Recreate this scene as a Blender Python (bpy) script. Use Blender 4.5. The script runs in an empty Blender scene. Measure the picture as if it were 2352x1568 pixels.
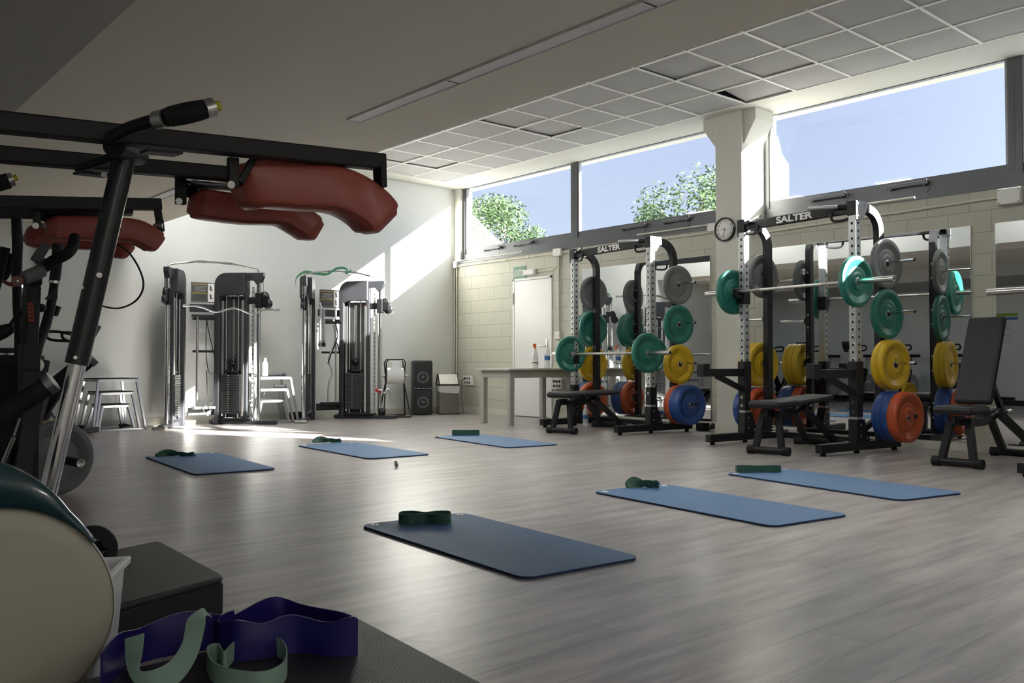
import bpy, bmesh, math, random
from mathutils import Vector, Matrix, Euler
random.seed(7)
S = bpy.context.scene
COL = S.collection
PI = math.pi
R = math.radians

# ------------------------------------------------------------------ camera, sky, sun, exposure
F_PX, YAW, PITCH, CAM_H = 2046.0, 0.7127, 0.0234, 0.80
cd = bpy.data.cameras.new('camera'); cam = bpy.data.objects.new('camera', cd); COL.objects.link(cam)
cam.location = (0, 0, CAM_H)
cam.rotation_euler = (PI/2 + PITCH, 0, -YAW)
cd.sensor_width = 36; cd.lens = 36*F_PX/2352; cd.clip_start = 0.05; cd.clip_end = 300
S.camera = cam
S.view_settings.view_transform = 'Standard'; S.view_settings.look = 'None'
S.view_settings.exposure = 1.25; S.view_settings.gamma = 1; S.view_settings.use_curve_mapping = False
SUN_DIR = Vector((-.506, 1, -.352)).normalized()
sd = bpy.data.lights.new('sun', 'SUN'); sun = bpy.data.objects.new('sun', sd); COL.objects.link(sun)
sd.energy = 36; sd.angle = R(0.6); sd.color = (1, .965, .90)
sun.rotation_euler = SUN_DIR.to_track_quat('-Z', 'Y').to_euler(); sun.location = (14, -6, 9)
W = bpy.data.worlds.new('sky'); S.world = W; W.use_nodes = True
wn = W.node_tree.nodes; wl = W.node_tree.links
bg = wn['Background']; bg.inputs[1].default_value = 1.0
tc = wn.new('ShaderNodeTexCoord'); sx = wn.new('ShaderNodeSeparateXYZ'); rp = wn.new('ShaderNodeValToRGB')
wl.new(tc.outputs['Generated'], sx.inputs[0]); wl.new(sx.outputs[2], rp.inputs[0]); wl.new(rp.outputs[0], bg.inputs[0])
cr = rp.color_ramp
cr.elements[0].position = 0.0; cr.elements[0].color = (.32, .37, .44, 1)
cr.elements[1].position = 0.14; cr.elements[1].color = (.285, .335, .44, 1)
e = cr.elements.new(0.33); e.color = (.23, .27, .405, 1)
e = cr.elements.new(0.45); e.color = (.9, .92, .95, 1)
e = cr.elements.new(0.60); e.color = (1, 1, 1, 1)
bright = wn.new('ShaderNodeMapRange'); bright.inputs[1].default_value = .35; bright.inputs[2].default_value = .6   # unseen upper sky, brightness added to fill the room
bright.inputs[3].default_value = 1; bright.inputs[4].default_value = 3.5
wl.new(sx.outputs[2], bright.inputs[0])
# the sky is much brighter around the sun
dt = wn.new('ShaderNodeVectorMath'); dt.operation = 'DOT_PRODUCT'; wl.new(tc.outputs['Generated'], dt.inputs[0]); dt.inputs[1].default_value = -SUN_DIR
cl_ = wn.new('ShaderNodeMath'); cl_.operation = 'MAXIMUM'; cl_.inputs[1].default_value = 0; wl.new(dt.outputs['Value'], cl_.inputs[0])
po = wn.new('ShaderNodeMath'); po.operation = 'POWER'; po.inputs[1].default_value = 1.5; wl.new(cl_.outputs[0], po.inputs[0])
ma = wn.new('ShaderNodeMath'); ma.operation = 'MULTIPLY_ADD'; ma.inputs[1].default_value = 3.0; wl.new(po.outputs[0], ma.inputs[0]); wl.new(bright.outputs[0], ma.inputs[2])
wl.new(ma.outputs[0], bg.inputs[1])

# ------------------------------------------------------------------ helpers
def at(x, y, d):
    """a point d metres ahead of the camera that the photograph shows at pixel x, y"""
    v = Vector(((x-1176)/F_PX*d, (784-y)/F_PX*d, -d))
    return Matrix.Translation(cam.location) @ cam.rotation_euler.to_matrix().to_4x4() @ v

_m = {}
def mat(name, col, rough=.5, metal=0, spec=.5, trans=0, bump=0, bscale=40, var=0, emit=None, coat=0, alpha=1):
    if name in _m: return _m[name]
    m = bpy.data.materials.new(name); m.use_nodes = True; _m[name] = m
    nt = m.node_tree; b = nt.nodes['Principled BSDF']
    b.inputs['Base Color'].default_value = (*col, 1); b.inputs['Roughness'].default_value = rough
    b.inputs['Metallic'].default_value = metal; b.inputs['Specular IOR Level'].default_value = spec
    b.inputs['Transmission Weight'].default_value = trans; b.inputs['Coat Weight'].default_value = coat
    b.inputs['Alpha'].default_value = alpha
    if emit: b.inputs['Emission Color'].default_value = (*emit[:3], 1); b.inputs['Emission Strength'].default_value = emit[3]
    t = nt.nodes.new('ShaderNodeTexCoord'); n = nt.nodes.new('ShaderNodeTexNoise'); n.inputs['Scale'].default_value = bscale
    n.inputs['Detail'].default_value = 4
    nt.links.new(t.outputs['Object'], n.inputs['Vector'])
    if var:
        mx = nt.nodes.new('ShaderNodeMix'); mx.data_type = 'RGBA'; mx.blend_type = 'MULTIPLY'
        mx.inputs[0].default_value = 1
        mr = nt.nodes.new('ShaderNodeMapRange'); mr.inputs[3].default_value = 1-var; mr.inputs[4].default_value = 1+var
        nt.links.new(n.outputs[0], mr.inputs[0])
        mx.inputs[6].default_value = (*col, 1); nt.links.new(mr.outputs[0], mx.inputs[7])
        nt.links.new(mx.outputs[2], b.inputs['Base Color'])
    if bump:
        bp = nt.nodes.new('ShaderNodeBump'); bp.inputs['Strength'].default_value = bump; bp.inputs['Distance'].default_value = .003
        nt.links.new(n.outputs[0], bp.inputs['Height']); nt.links.new(bp.outputs[0], b.inputs['Normal'])
    return m

class MB:
    def __init__(s, M=None): s.bm = bmesh.new(); s.M = M or Matrix(); s.mi = 0; s.sm = False
    def _add(s, vs, fs, M=None, smooth=None):
        T = s.M @ M if M else s.M
        v = [s.bm.verts.new(T @ Vector(p)) for p in vs]
        out = []
        for f in fs:
            try: q = s.bm.faces.new([v[i] for i in f])
            except ValueError: continue
            q.material_index = s.mi; q.smooth = s.sm if smooth is None else smooth; out.append(q)
        return s
    def box(s, c, d, rot=None, bev=0, taper=None):
        M = Matrix.Translation(c)
        if rot: M = M @ Euler(rot).to_matrix().to_4x4()
        x, y, z = d[0]/2, d[1]/2, d[2]/2
        b = min(bev, x*.95, y*.95, z*.95)
        if b <= 0:
            vs = [(i*x, j*y, k*z) for k in (-1, 1) for j in (-1, 1) for i in (-1, 1)]
            if taper: vs = [(v[0]*(taper[0] if v[2] > 0 else 1), v[1]*(taper[1] if v[2] > 0 else 1), v[2]) for v in vs]
            return s._add(vs, [(0, 2, 3, 1), (4, 5, 7, 6), (0, 1, 5, 4), (2, 6, 7, 3), (0, 4, 6, 2), (1, 3, 7, 5)], M, False)
        t = bmesh.new(); bmesh.ops.create_cube(t, size=1)
        for v in t.verts: v.co = Vector((v.co.x*2*x, v.co.y*2*y, v.co.z*2*z))
        bmesh.ops.bevel(t, geom=list(t.edges), offset=b, segments=2, affect='EDGES', profile=.5)
        t.verts.index_update(); vs = [v.co.copy() for v in t.verts]; fs = [[v.index for v in f.verts] for f in t.faces]; t.free()
        return s._add(vs, fs, M, False)
    def bx(s, a, b, bev=0):
        return s.box([(a[i]+b[i])/2 for i in range(3)], [abs(b[i]-a[i]) for i in range(3)], None, bev)
    @staticmethod
    def frame(p0, p1, upv=None):
        p0 = Vector(p0); p1 = Vector(p1); z = (p1-p0).normalized()
        u = Vector(upv) if upv else (Vector((0, 0, 1)) if abs(z.z) < .95 else Vector((0, 1, 0)))
        x = u.cross(z).normalized(); y = z.cross(x)
        return Matrix((x, y, z)).transposed().to_4x4()
    def bar(s, p0, p1, w, h=None, bev=.003, upv=None):
        """rectangular bar, w sideways, h along up"""
        h = h or w; L = (Vector(p1)-Vector(p0)).length
        M = Matrix.Translation((Vector(p0)+Vector(p1))/2) @ MB.frame(p0, p1, upv)
        sM = s.M; s.M = s.M @ M; s.box((0, 0, 0), (w, h, L), None, bev); s.M = sM; return s
    def cyl(s, p0, p1, r, r2=None, n=20, cap=True):
        r2 = r if r2 is None else r2
        M = MB.frame(p0, p1); p0 = Vector(p0); p1 = Vector(p1); vs = []
        for p, q in ((p0, r), (p1, r2)):
            for i in range(n):
                a = 2*PI*i/n; vs.append(p + M @ Vector((q*math.cos(a), q*math.sin(a), 0)))
        s._add(vs, [(i, (i+1) % n, n+(i+1) % n, n+i) for i in range(n)], None, True)
        if cap: s._add(vs[:n], [tuple(range(n-1, -1, -1))], None, False)._add(vs[n:], [tuple(range(n))], None, False)
        return s
    def tube(s, pts, r, n=12, closed=False, cap=True, flat=None):
        """round tube through pts; flat=(a,b): elliptical/flat ribbon section"""
        P = [Vector(p) for p in pts]; N = len(P); rr = r if isinstance(r, (list, tuple)) else [r]*N
        rings = []; up = None
        for i in range(N):
            if closed: t = P[(i+1) % N]-P[i-1]
            else: t = P[min(i+1, N-1)]-P[max(i-1, 0)]
            t.normalize()
            if up is None: up = Vector((0, 0, 1)) if abs(t.z) < .9 else Vector((0, 1, 0))
            x = up.cross(t).normalized(); y = t.cross(x); up = y
            fa, fb = flat if flat else (1, 1)
            rings.append([P[i] + x*rr[i]*fa*math.cos(2*PI*k/n) + y*rr[i]*fb*math.sin(2*PI*k/n) for k in range(n)])
        vs = [v for g in rings for v in g]; fs = []
        for i in range(N if closed else N-1):
            j = (i+1) % N
            for k in range(n): fs.append((i*n+k, i*n+(k+1) % n, j*n+(k+1) % n, j*n+k))
        s._add(vs, fs, None, True)
        if cap and not closed: s._add(rings[0], [tuple(range(n-1, -1, -1))], None, False)._add(rings[-1], [tuple(range(n))], None, False)
        return s
    def lathe(s, prof, M=None, n=32, smooth=True):
        """prof list of (r, z) around local z"""
        vs = []; N = len(prof)
        for r, z in prof:
            for i in range(n): a = 2*PI*i/n; vs.append((r*math.cos(a), r*math.sin(a), z))
        fs = [(j*n+i, j*n+(i+1) % n, (j+1)*n+(i+1) % n, (j+1)*n+i) for j in range(N-1) for i in range(n)]
        s._add(vs, fs, M, smooth)
        if prof[0][0] > 1e-4 and prof[-1][0] > 1e-4 and prof[0] != prof[-1]:
            pass
        return s
    def prism(s, poly, h, M=None, bev=0):
        """poly in local xy, extruded from -h/2 to h/2 along local z"""
        t = bmesh.new(); vb = [t.verts.new((p[0], p[1], -h/2)) for p in poly]; f = t.faces.new(vb)
        g = bmesh.ops.extrude_face_region(t, geom=[f]); 
        for v in [q for q in g['geom'] if isinstance(q, bmesh.types.BMVert)]: v.co.z = h/2
        bmesh.ops.recalc_face_normals(t, faces=list(t.faces))
        if bev:
            ed = [e_ for e_ in t.edges if abs(e_.verts[0].co.z-e_.verts[1].co.z) < 1e-6]
            bmesh.ops.bevel(t, geom=ed, offset=bev, segments=2, affect='EDGES', profile=.5)
        t.verts.index_update(); vs = [v.co.copy() for v in t.verts]; fs = [[v.index for v in q.verts] for q in t.faces]; t.free()
        return s._add(vs, fs, M, False)
    def ribbon(s, path, hv, th, closed=False):
        """standing strip: path = bottom points, hv = height vector or one per point, th thickness"""
        P = [Vector(p) for p in path]; N = len(P); H = [Vector(h) for h in hv] if isinstance(hv[0], (tuple, list, Vector)) else [Vector(hv)]*N
        vs = []
        for i in range(N):
            t = (P[(i+1) % N]-P[i-1]) if closed else (P[min(i+1, N-1)]-P[max(i-1, 0)])
            nn = t.cross(H[i]).normalized()*th/2
            vs += [P[i]-nn, P[i]+nn, P[i]+H[i]+nn, P[i]+H[i]-nn]
        for k in range(4):
            k2 = (k+1) % 4; v2 = []
            for i in range(N): v2 += [vs[i*4+k], vs[i*4+k2]]
            s._add(v2, [(2*i, 2*i+1, 2*((i+1) % N)+1, 2*((i+1) % N)) for i in range(N if closed else N-1)], None, True)
        if not closed: s._add(vs[:4], [(3, 2, 1, 0)], None, False); s._add(vs[-4:], [(0, 1, 2, 3)], None, False)
        return s
    def build(s, name, mats, parent=None, loc=None, sub=0, autosm=True, bevel=0):
        bmesh.ops.recalc_face_normals(s.bm, faces=list(s.bm.faces))
        me = bpy.data.meshes.new(name); s.bm.to_mesh(me); s.bm.free()
        for m in (mats if isinstance(mats, (list, tuple)) else [mats]): me.materials.append(m)
        if autosm:
            me.shade_smooth() if False else None
        o = bpy.data.objects.new(name, me); COL.objects.link(o)
        if parent: o.parent = parent
        if loc: o.location = loc
        if sub: md = o.modifiers.new('s', 'SUBSURF'); md.levels = sub; md.render_levels = sub
        if bevel: md = o.modifiers.new('b', 'BEVEL'); md.width = bevel; md.segments = 2; md.limit_method = 'ANGLE'
        return o

def tag(o, label, cat, group=None, kind=None):
    o['label'] = label; o['category'] = cat
    if group: o['group'] = group
    if kind: o['kind'] = kind
    return o
def thing(name, label, cat, loc=(0, 0, 0), rz=0, group=None):
    o = bpy.data.objects.new(name, None); COL.objects.link(o); o.location = loc; o.rotation_euler = (0, 0, rz)
    o.empty_display_size = .1
    return tag(o, label, cat, group)
def struct(name, mb, m, parent=None, **k):
    o = mb.build(name, m, parent, **k)
    if not parent: o['kind'] = 'structure'
    return o
def copy_tree(o, parent=None):
    c = o.copy(); COL.objects.link(c)
    if parent: c.parent = parent
    for ch in list(o.children): copy_tree(ch, c)
    return c
def text(name, body, size, m, parent, M, ext=.001, bold=0, align='CENTER'):
    cu = bpy.data.curves.new(name, 'FONT'); cu.body = body; cu.size = size; cu.extrude = ext; cu.offset = bold
    cu.align_x = align; cu.align_y = 'CENTER'
    t = bpy.data.objects.new(name, cu); COL.objects.link(t)
    bpy.context.view_layer.update()
    me = bpy.data.meshes.new_from_object(t.evaluated_get(bpy.context.evaluated_depsgraph_get()))
    bpy.data.objects.remove(t)
    me.transform(M); me.materials.clear(); me.materials.append(m)
    o = bpy.data.objects.new(name, me); COL.objects.link(o); o.parent = parent
    return o
def T(*a): return Matrix.Translation(a)
def RX(a): return Matrix.Rotation(a, 4, 'X')
def RY(a): return Matrix.Rotation(a, 4, 'Y')
def RZ(a): return Matrix.Rotation(a, 4, 'Z')
def arc(c, r, a0, a1, n, ax=(1, 0, 0), ay=(0, 0, 1)):
    c = Vector(c); ax = Vector(ax); ay = Vector(ay)
    return [c + ax*r*math.cos(a0+(a1-a0)*i/n) + ay*r*math.sin(a0+(a1-a0)*i/n) for i in range(n+1)]
def smooth_path(P, n=6, closed=False):
    P = [Vector(p) for p in P]; out = []; N = len(P)
    rng = range(N) if closed else range(N-1)
    for i in rng:
        g = (lambda k: P[k % N]) if closed else (lambda k: P[max(0, min(N-1, k))])
        p0, p1, p2, p3 = g(i-1), g(i), g(i+1), g(i+2)
        for k in range(n):
            t = k/n
            out.append(.5*((2*p1)+(-p0+p2)*t+(2*p0-5*p1+4*p2-p3)*t*t+(-p0+3*p1-3*p2+p3)*t**3))
    if not closed: out.append(P[-1])
    return out

# ------------------------------------------------------------------ materials
def nodes_mat(name):
    m = bpy.data.materials.new(name); m.use_nodes = True; _m[name] = m
    return m, m.node_tree, m.node_tree.nodes['Principled BSDF']

def m_floor():
    m, nt, b = nodes_mat('vinyl_planks'); N = nt.nodes.new; L = nt.links.new
    t = N('ShaderNodeTexCoord'); br = N('ShaderNodeTexBrick')
    br.inputs['Scale'].default_value = 1; br.inputs['Brick Width'].default_value = 1.22; br.inputs['Row Height'].default_value = .18
    br.inputs['Mortar Size'].default_value = .0012; br.inputs['Mortar Smooth'].default_value = .1; br.offset = .37
    br.inputs['Color1'].default_value = (.295, .272, .262, 1); br.inputs['Color2'].default_value = (.365, .337, .322, 1)
    br.inputs['Mortar'].default_value = (.13, .12, .12, 1)
    L(t.outputs['Object'], br.inputs['Vector'])
    mp = N('ShaderNodeMapping'); mp.inputs['Scale'].default_value = (1.1, 8, 1); L(t.outputs['Object'], mp.inputs['Vector'])
    n1 = N('ShaderNodeTexNoise'); n1.inputs['Scale'].default_value = 1.5; n1.inputs['Detail'].default_value = 7; n1.inputs['Roughness'].default_value = .6
    L(mp.outputs[0], n1.inputs['Vector'])
    r1 = N('ShaderNodeValToRGB'); r1.color_ramp.elements[0].position = .36; r1.color_ramp.elements[0].color = (.66, .645, .645, 1)
    r1.color_ramp.elements[1].position = .62; r1.color_ramp.elements[1].color = (1.12, 1.12, 1.12, 1); L(n1.outputs[0], r1.inputs[0])
    mx = N('ShaderNodeMix'); mx.data_type = 'RGBA'; mx.blend_type = 'MULTIPLY'; mx.inputs[0].default_value = 1
    L(br.outputs['Color'], mx.inputs[6]); L(r1.outputs[0], mx.inputs[7]); L(mx.outputs[2], b.inputs['Base Color'])
    b.inputs['Roughness'].default_value = .30; b.inputs['Specular IOR Level'].default_value = .35
    n2 = N('ShaderNodeTexNoise'); n2.inputs['Scale'].default_value = 5; n2.inputs['Detail'].default_value = 5
    mp2 = N('ShaderNodeMapping'); mp2.inputs['Scale'].default_value = (1, 9, 1); L(t.outputs['Object'], mp2.inputs['Vector']); L(mp2.outputs[0], n2.inputs['Vector'])
    bp = N('ShaderNodeBump'); bp.inputs['Strength'].default_value = .25; bp.inputs['Distance'].default_value = .002
    L(n2.outputs[0], bp.inputs['Height']); L(bp.outputs[0], b.inputs['Normal'])
    return m
def m_block():
    m, nt, b = nodes_mat('painted_block'); N = nt.nodes.new; L = nt.links.new
    t = N('ShaderNodeTexCoord'); sp = N('ShaderNodeSeparateXYZ'); cb = N('ShaderNodeCombineXYZ'); L(t.outputs['Object'], sp.inputs[0])
    ad = N('ShaderNodeMath'); ad.inputs[1].default_value = -.030+.193*20; az = N('ShaderNodeMath'); az.inputs[1].default_value = .022
    ad.operation = az.operation = 'ADD'
    L(sp.outputs[1], az.inputs[0]); L(sp.outputs[2], ad.inputs[0]); L(az.outputs[0], cb.inputs[0]); L(ad.outputs[0], cb.inputs[1])
    br = N('ShaderNodeTexBrick'); br.inputs['Scale'].default_value = 1; br.inputs['Brick Width'].default_value = .376; br.inputs['Row Height'].default_value = .193
    br.inputs['Mortar Size'].default_value = .0045; br.inputs['Mortar Smooth'].default_value = .6; br.offset = .5
    br.inputs['Color1'].default_value = (.47, .46, .385, 1); br.inputs['Color2'].default_value = (.45, .44, .37, 1); br.inputs['Mortar'].default_value = (.41, .40, .33, 1)
    L(cb.outputs[0], br.inputs['Vector']); L(br.outputs['Color'], b.inputs['Base Color'])
    b.inputs['Roughness'].default_value = .62
    n = N('ShaderNodeTexNoise'); n.inputs['Scale'].default_value = 70; n.inputs['Detail'].default_value = 5; L(t.outputs['Object'], n.inputs['Vector'])
    inv = N('ShaderNodeMath'); inv.operation = 'MULTIPLY_ADD'; inv.inputs[1].default_value = -1.6; L(br.outputs['Fac'], inv.inputs[0]); 
    sc = N('ShaderNodeMath'); sc.operation = 'MULTIPLY'; sc.inputs[1].default_value = .35; L(n.outputs[0], sc.inputs[0]); L(sc.outputs[0], inv.inputs[2])
    bp = N('ShaderNodeBump'); bp.inputs['Strength'].default_value = .8; bp.inputs['Distance'].default_value = .005
    L(inv.outputs[0], bp.inputs['Height']); L(bp.outputs[0], b.inputs['Normal'])
    return m
def m_glass():
    m = bpy.data.materials.new('window_glass'); m.use_nodes = True; nt = m.node_tree; nt.nodes.clear(); N = nt.nodes.new; L = nt.links.new
    o = N('ShaderNodeOutputMaterial'); mx = N('ShaderNodeMixShader'); tr = N('ShaderNodeBsdfTransparent'); gl = N('ShaderNodeBsdfGlossy')
    gl.inputs['Roughness'].default_value = 0; lw = N('ShaderNodeLayerWeight'); lw.inputs[0].default_value = .5
    pw = N('ShaderNodeMath'); pw.operation = 'POWER'; pw.inputs[1].default_value = 5; fr = N('ShaderNodeMath'); fr.operation = 'MULTIPLY_ADD'; fr.inputs[1].default_value = .85; fr.inputs[2].default_value = .035
    L(lw.outputs['Facing'], pw.inputs[0]); L(pw.outputs[0], fr.inputs[0])
    tr.inputs[0].default_value = (.97, .98, .98, 1)
    L(fr.outputs[0], mx.inputs[0]); L(tr.outputs[0], mx.inputs[1]); L(gl.outputs[0], mx.inputs[2]); L(mx.outputs[0], o.inputs[0])
    return m
def m_clear(name, col, a):
    m = bpy.data.materials.new(name); m.use_nodes = True; nt = m.node_tree; b = nt.nodes['Principled BSDF']
    b.inputs['Base Color'].default_value = (*col, 1); b.inputs['Roughness'].default_value = .15; b.inputs['Alpha'].default_value = a
    return m
def m_perf(name, c1, c2, scale):
    """fine perforated sheet / textured rubber"""
    m, nt, b = nodes_mat(name); N = nt.nodes.new; L = nt.links.new
    t = N('ShaderNodeTexCoord'); v = N('ShaderNodeTexVoronoi'); v.inputs['Scale'].default_value = scale; v.inputs['Randomness'].default_value = 0
    L(t.outputs['Object'], v.inputs['Vector']); r = N('ShaderNodeValToRGB'); r.color_ramp.elements[0].position = .25; r.color_ramp.elements[1].position = .45
    r.color_ramp.elements[0].color = (*c1, 1); r.color_ramp.elements[1].color = (*c2, 1)
    L(v.outputs['Distance'], r.inputs[0]); L(r.outputs[0], b.inputs['Base Color'])
    bp = N('ShaderNodeBump'); bp.inputs['Strength'].default_value = .5; bp.inputs['Distance'].default_value = .002
    L(v.outputs['Distance'], bp.inputs['Height']); L(bp.outputs[0], b.inputs['Normal']); b.inputs['Roughness'].default_value = .5
    return m
FLOOR = m_floor(); BLOCK = m_block(); GLASS = m_glass()
WALL = mat('white_plaster', (.74, .75, .72), .7, bump=.08, bscale=60)
PLAST = mat('cream_plaster', (.60, .59, .53), .7, bump=.08, bscale=60)
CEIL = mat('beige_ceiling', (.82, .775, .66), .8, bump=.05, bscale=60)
TILE = mat('ceiling_tile', (.44, .43, .42), .9, bump=.3, bscale=300)
TEE = mat('white_tee', (.85, .84, .80), .5)
BASEB = mat('baseboard_paint', (.56, .55, .48), .5)
FRAME = mat('grey_aluminium', (.10, .105, .115), .38, metal=.3)
FRAMEL = mat('light_grey_frame', (.30, .31, .32), .4, metal=.3)
SEAL = mat('white_seal', (.75, .75, .75), .5)
BLK = mat('black_powder', (.009, .009, .011), .5, spec=.35, bump=.15, bscale=250)
BLKS = mat('black_gloss', (.012, .012, .014), .25)
RUB = mat('black_rubber', (.011, .011, .012), .75, spec=.3, bump=.2, bscale=200)
VINYL = mat('black_vinyl', (.014, .013, .016), .55, spec=.35, bump=.2, bscale=180)
CHROME = mat('chrome', (.72, .72, .73), .12, metal=1)
SATIN = mat('satin_steel', (.55, .54, .52), .32, metal=1)
SILV = mat('silver_paint', (.42, .43, .43), .38, metal=.6)
DARKH = mat('hole_dark', (.008, .008, .008), .8)
WHITE = mat('white_plastic', (.72, .71, .68), .45)
PAPER = mat('white_paper', (.80, .79, .76), .85)
RED = mat('red_vinyl', (.36, .08, .058), .36, bump=.25, bscale=14)
MIRR = mat('mirror_glass', (.82, .84, .83), 0, metal=1)
GREEN = mat('green_bumper', (.015, .165, .125), .42, var=.15, bscale=9)
YEL = mat('yellow_bumper', (.62, .40, .012), .42, var=.12, bscale=9)
BLUE = mat('blue_bumper', (.018, .062, .24), .42, var=.15, bscale=9)
ORA = mat('orange_bumper', (.48, .085, .028), .45, var=.12, bscale=9)
GREY = mat('grey_bumper', (.16, .17, .17), .45, var=.12, bscale=9)
MATB = mat('blue_mat', (.045, .125, .26), .6, bump=.35, bscale=35, var=.18)
MATE = mat('mat_edge', (.012, .02, .06), .7)
BAND = mat('green_band', (.02, .085, .06), .55)
DOORM = mat('door_white', (.70, .69, .68), .35)
TABLE = mat('table_grey', (.37, .36, .33), .5, var=.08, bscale=6)
ORANGE = mat('orange_plastic', (.75, .13, .02), .4)
LABELB = mat('blue_label', (.05, .16, .42), .5)
PRINT = mat('dark_print', (.05, .05, .05), .6)
PVC = mat('conduit_pvc', (.62, .60, .50), .45)

# ------------------------------------------------------------------ the room
XW, YB = 8.72, 11.52          # block wall face, back wall face
XL, YF = -1.05, -3.0
struct('floor', MB().bx((XL-.2, YF-.2, -.15), (XW+.3, YB+.2, 0)), FLOOR)
XR = 8.36
b = MB(); b.bx((XR, YF, 0), (XW+.22, 5.80, 2.33)); b.bx((XW, 5.80, 0), (XW+.22, 9.22, 2.40)); b.bx((XW, 9.22, 2.03), (XW+.22, 10.06, 2.40)); b.bx((XW, 10.06, 0), (XW+.22, YB, 2.40))
b.bx((XW+.02, 9.22, 0), (XW+.22, 10.06, 2.03))
struct('wall_right', b, BLOCK)
b = MB(); b.bx((XL-.2, YB, 0), (XW+.3, YB+.2, 3.8)); b.bx((2.6, YB-.06, 0), (3.92, YB, 2.43)); struct('wall_back', b, WALL)
struct('wall_left', MB().bx((XL-.2, YF, 0), (XL, YB, 3.8)), WALL)
b = MB(); b.bx((XL-.2, YF-.2, 0), (XW+.3, YF, 3.8))
struct('wall_front', b, WALL)
# ceilings: tiled high part, plain lower part, lowest strip by the left wall
b = MB()
b.mi = 0
x0 = 3.70; gx = [8.2-.6*i for i in range(8)]; gy = [11.08-.608*i for i in range(24)]
lift = {(2, 9): .016, (1, 10): .012, (0, 9): 0.09, (1, 5): .018, (2, 5): .016, (1, 1): .016, (2, 1): .016, (1, 9): .008}
for i in range(len(gx)-1):
    for j in range(len(gy)-1):
        dz = lift.get((i, j), 0)
        x1, x2 = gx[i+1]+.006, gx[i]-.006; y1, y2 = gy[j+1]+.006, gy[j]-.006
        if dz == .09: b.box(((x1+x2)/2, (y1+y2)/2, 3.66), (x2-x1-.02, y2-y1-.02, .015), (0, R(6), 0))
        else: b.bx((x1, y1, 3.606+dz), (x2, y2, 3.62+dz))
b.mi = 1
for x in gx: b.bx((x-.011, gy[-1], 3.598), (x+.011, gy[0], 3.609))
for y in gy: b.bx((gx[-1], y-.011, 3.598), (gx[0], y+.011, 3.6085))
b.mi = 2
b.bx((8.2, YF, 3.598), (XW+.3, YB, 3.66)); b.bx((x0, 11.08, 3.598), (8.2, YB, 3.66)); b.bx((x0, YF, 3.60), (8.2, gy[-1], 3.66)); b.bx((x0, YF, 3.598), (4.0, YB, 3.66))
b.mi = 3; b.bx((x0, YF, 3.72), (XW+.3, YB, 3.9))
struct('ceiling', b, [TILE, TEE, PLAST, BLK])
b = MB(); b.bx((1.12, YF, 2.43), (3.69, YB, 2.6)); b.mi = 1; b.bx((3.55, YF, 2.6), (3.69, YB, 3.9)); b.bx((3.69, YF, 2.43), (3.70, YB, 3.9)); struct('ceiling_middle', b, [CEIL, WALL])
struct('ceiling_low', MB().bx((XL, YF, 2.21), (1.14, YB, 2.6)), mat('shaded_ceiling', (.50, .49, .47), .8))  # darker than the middle ceiling: shade put into the colour
# roof slab edge outside and the sill
struct('trim_1', MB().bx((XR-.008, YF, 2.33), (XW+.24, 5.76, 2.345)).bx((XW, YF, 2.345), (XW+.24, 5.76, 2.415)).bx((XW-.02, 6.19, 2.385), (XW+.24, YB, 2.415)), FRAME)
# pillar with its flared head
b = MB(); b.bx((8.33, 5.755, 0), (XW+.30, 6.11, 3.6), .01)
Mx = Matrix(((0, 0, 1, 0), (1, 0, 0, 0), (0, 1, 0, 0), (0, 0, 0, 1)))    # local xy -> world YZ, extrude X
b.prism([(5.755, 3.22), (6.11, 3.22), (6.30, 3.48), (6.30, 3.6), (5.60, 3.6), (5.60, 3.48)], .34, T(8.54, 0, 0) @ Mx)
struct('wall_pillar', b, PLAST)
b = MB(); b.bx((8.318, 5.75, 0), (8.75, 6.122, .10)); struct('baseboard_pillar', b, BASEB)
b = MB(); b.bx((XW-.012, 6.12, 0), (XW, 9.20, .095)); b.bx((XW-.012, 10.08, 0), (XW, YB, .095)); b.bx((XR-.012, YF, 0), (XR, 5.75, .075)); struct('baseboard_right', b, BASEB)
b = MB(); b.bx((3.932, YB-.012, 0), (XW, YB, .095)); b.bx((2.6, YB-.072, 0), (3.932, YB-.06, .095)); b.bx((3.92, YB-.072, 0), (3.932, YB, .095)); b.bx((XL, YB-.012, 0), (2.6, YB, .095)); struct('baseboard_back', b, BASEB)
struct('baseboard_left', MB().bx((XL, YF, 0), (XL+.012, YB, .10)), BLK)

# windows: frame, pane; actuators are things of their own
def window(n, y0, y1):
    fx = 8.80; z0, z1 = 2.415, 3.60
    fr = MB()
    fr.bx((fx-.03, y0, z0), (fx+.05, y1, 2.53)); fr.bx((fx-.015, y0+.06, 2.53), (fx+.04, y1-.06, 2.62))
    fr.bx((fx-.027, y0+.001, 2.531), (fx+.048, y0+.06, z1)); fr.bx((fx-.027, y1-.06, 2.531), (fx+.048, y1-.001, z1)); fr.bx((fx-.01, y0, 3.59), (fx+.05, y1, z1+.01))
    fr.mi = 1; fr.bx((fx-.015, y0+.06, 2.62), (fx+.03, y0+.085, 3.59)); fr.bx((fx-.015, y1-.085, 2.62), (fx+.03, y1-.06, 3.59))
    o = struct('window_%d' % n, fr, [FRAME, FRAMEL])
    g = MB(); g.bx((fx+.005, y0+.08, 2.60), (fx+.011, y1-.08, 3.60)); g.build('pane', GLASS, o)
    return o
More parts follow.
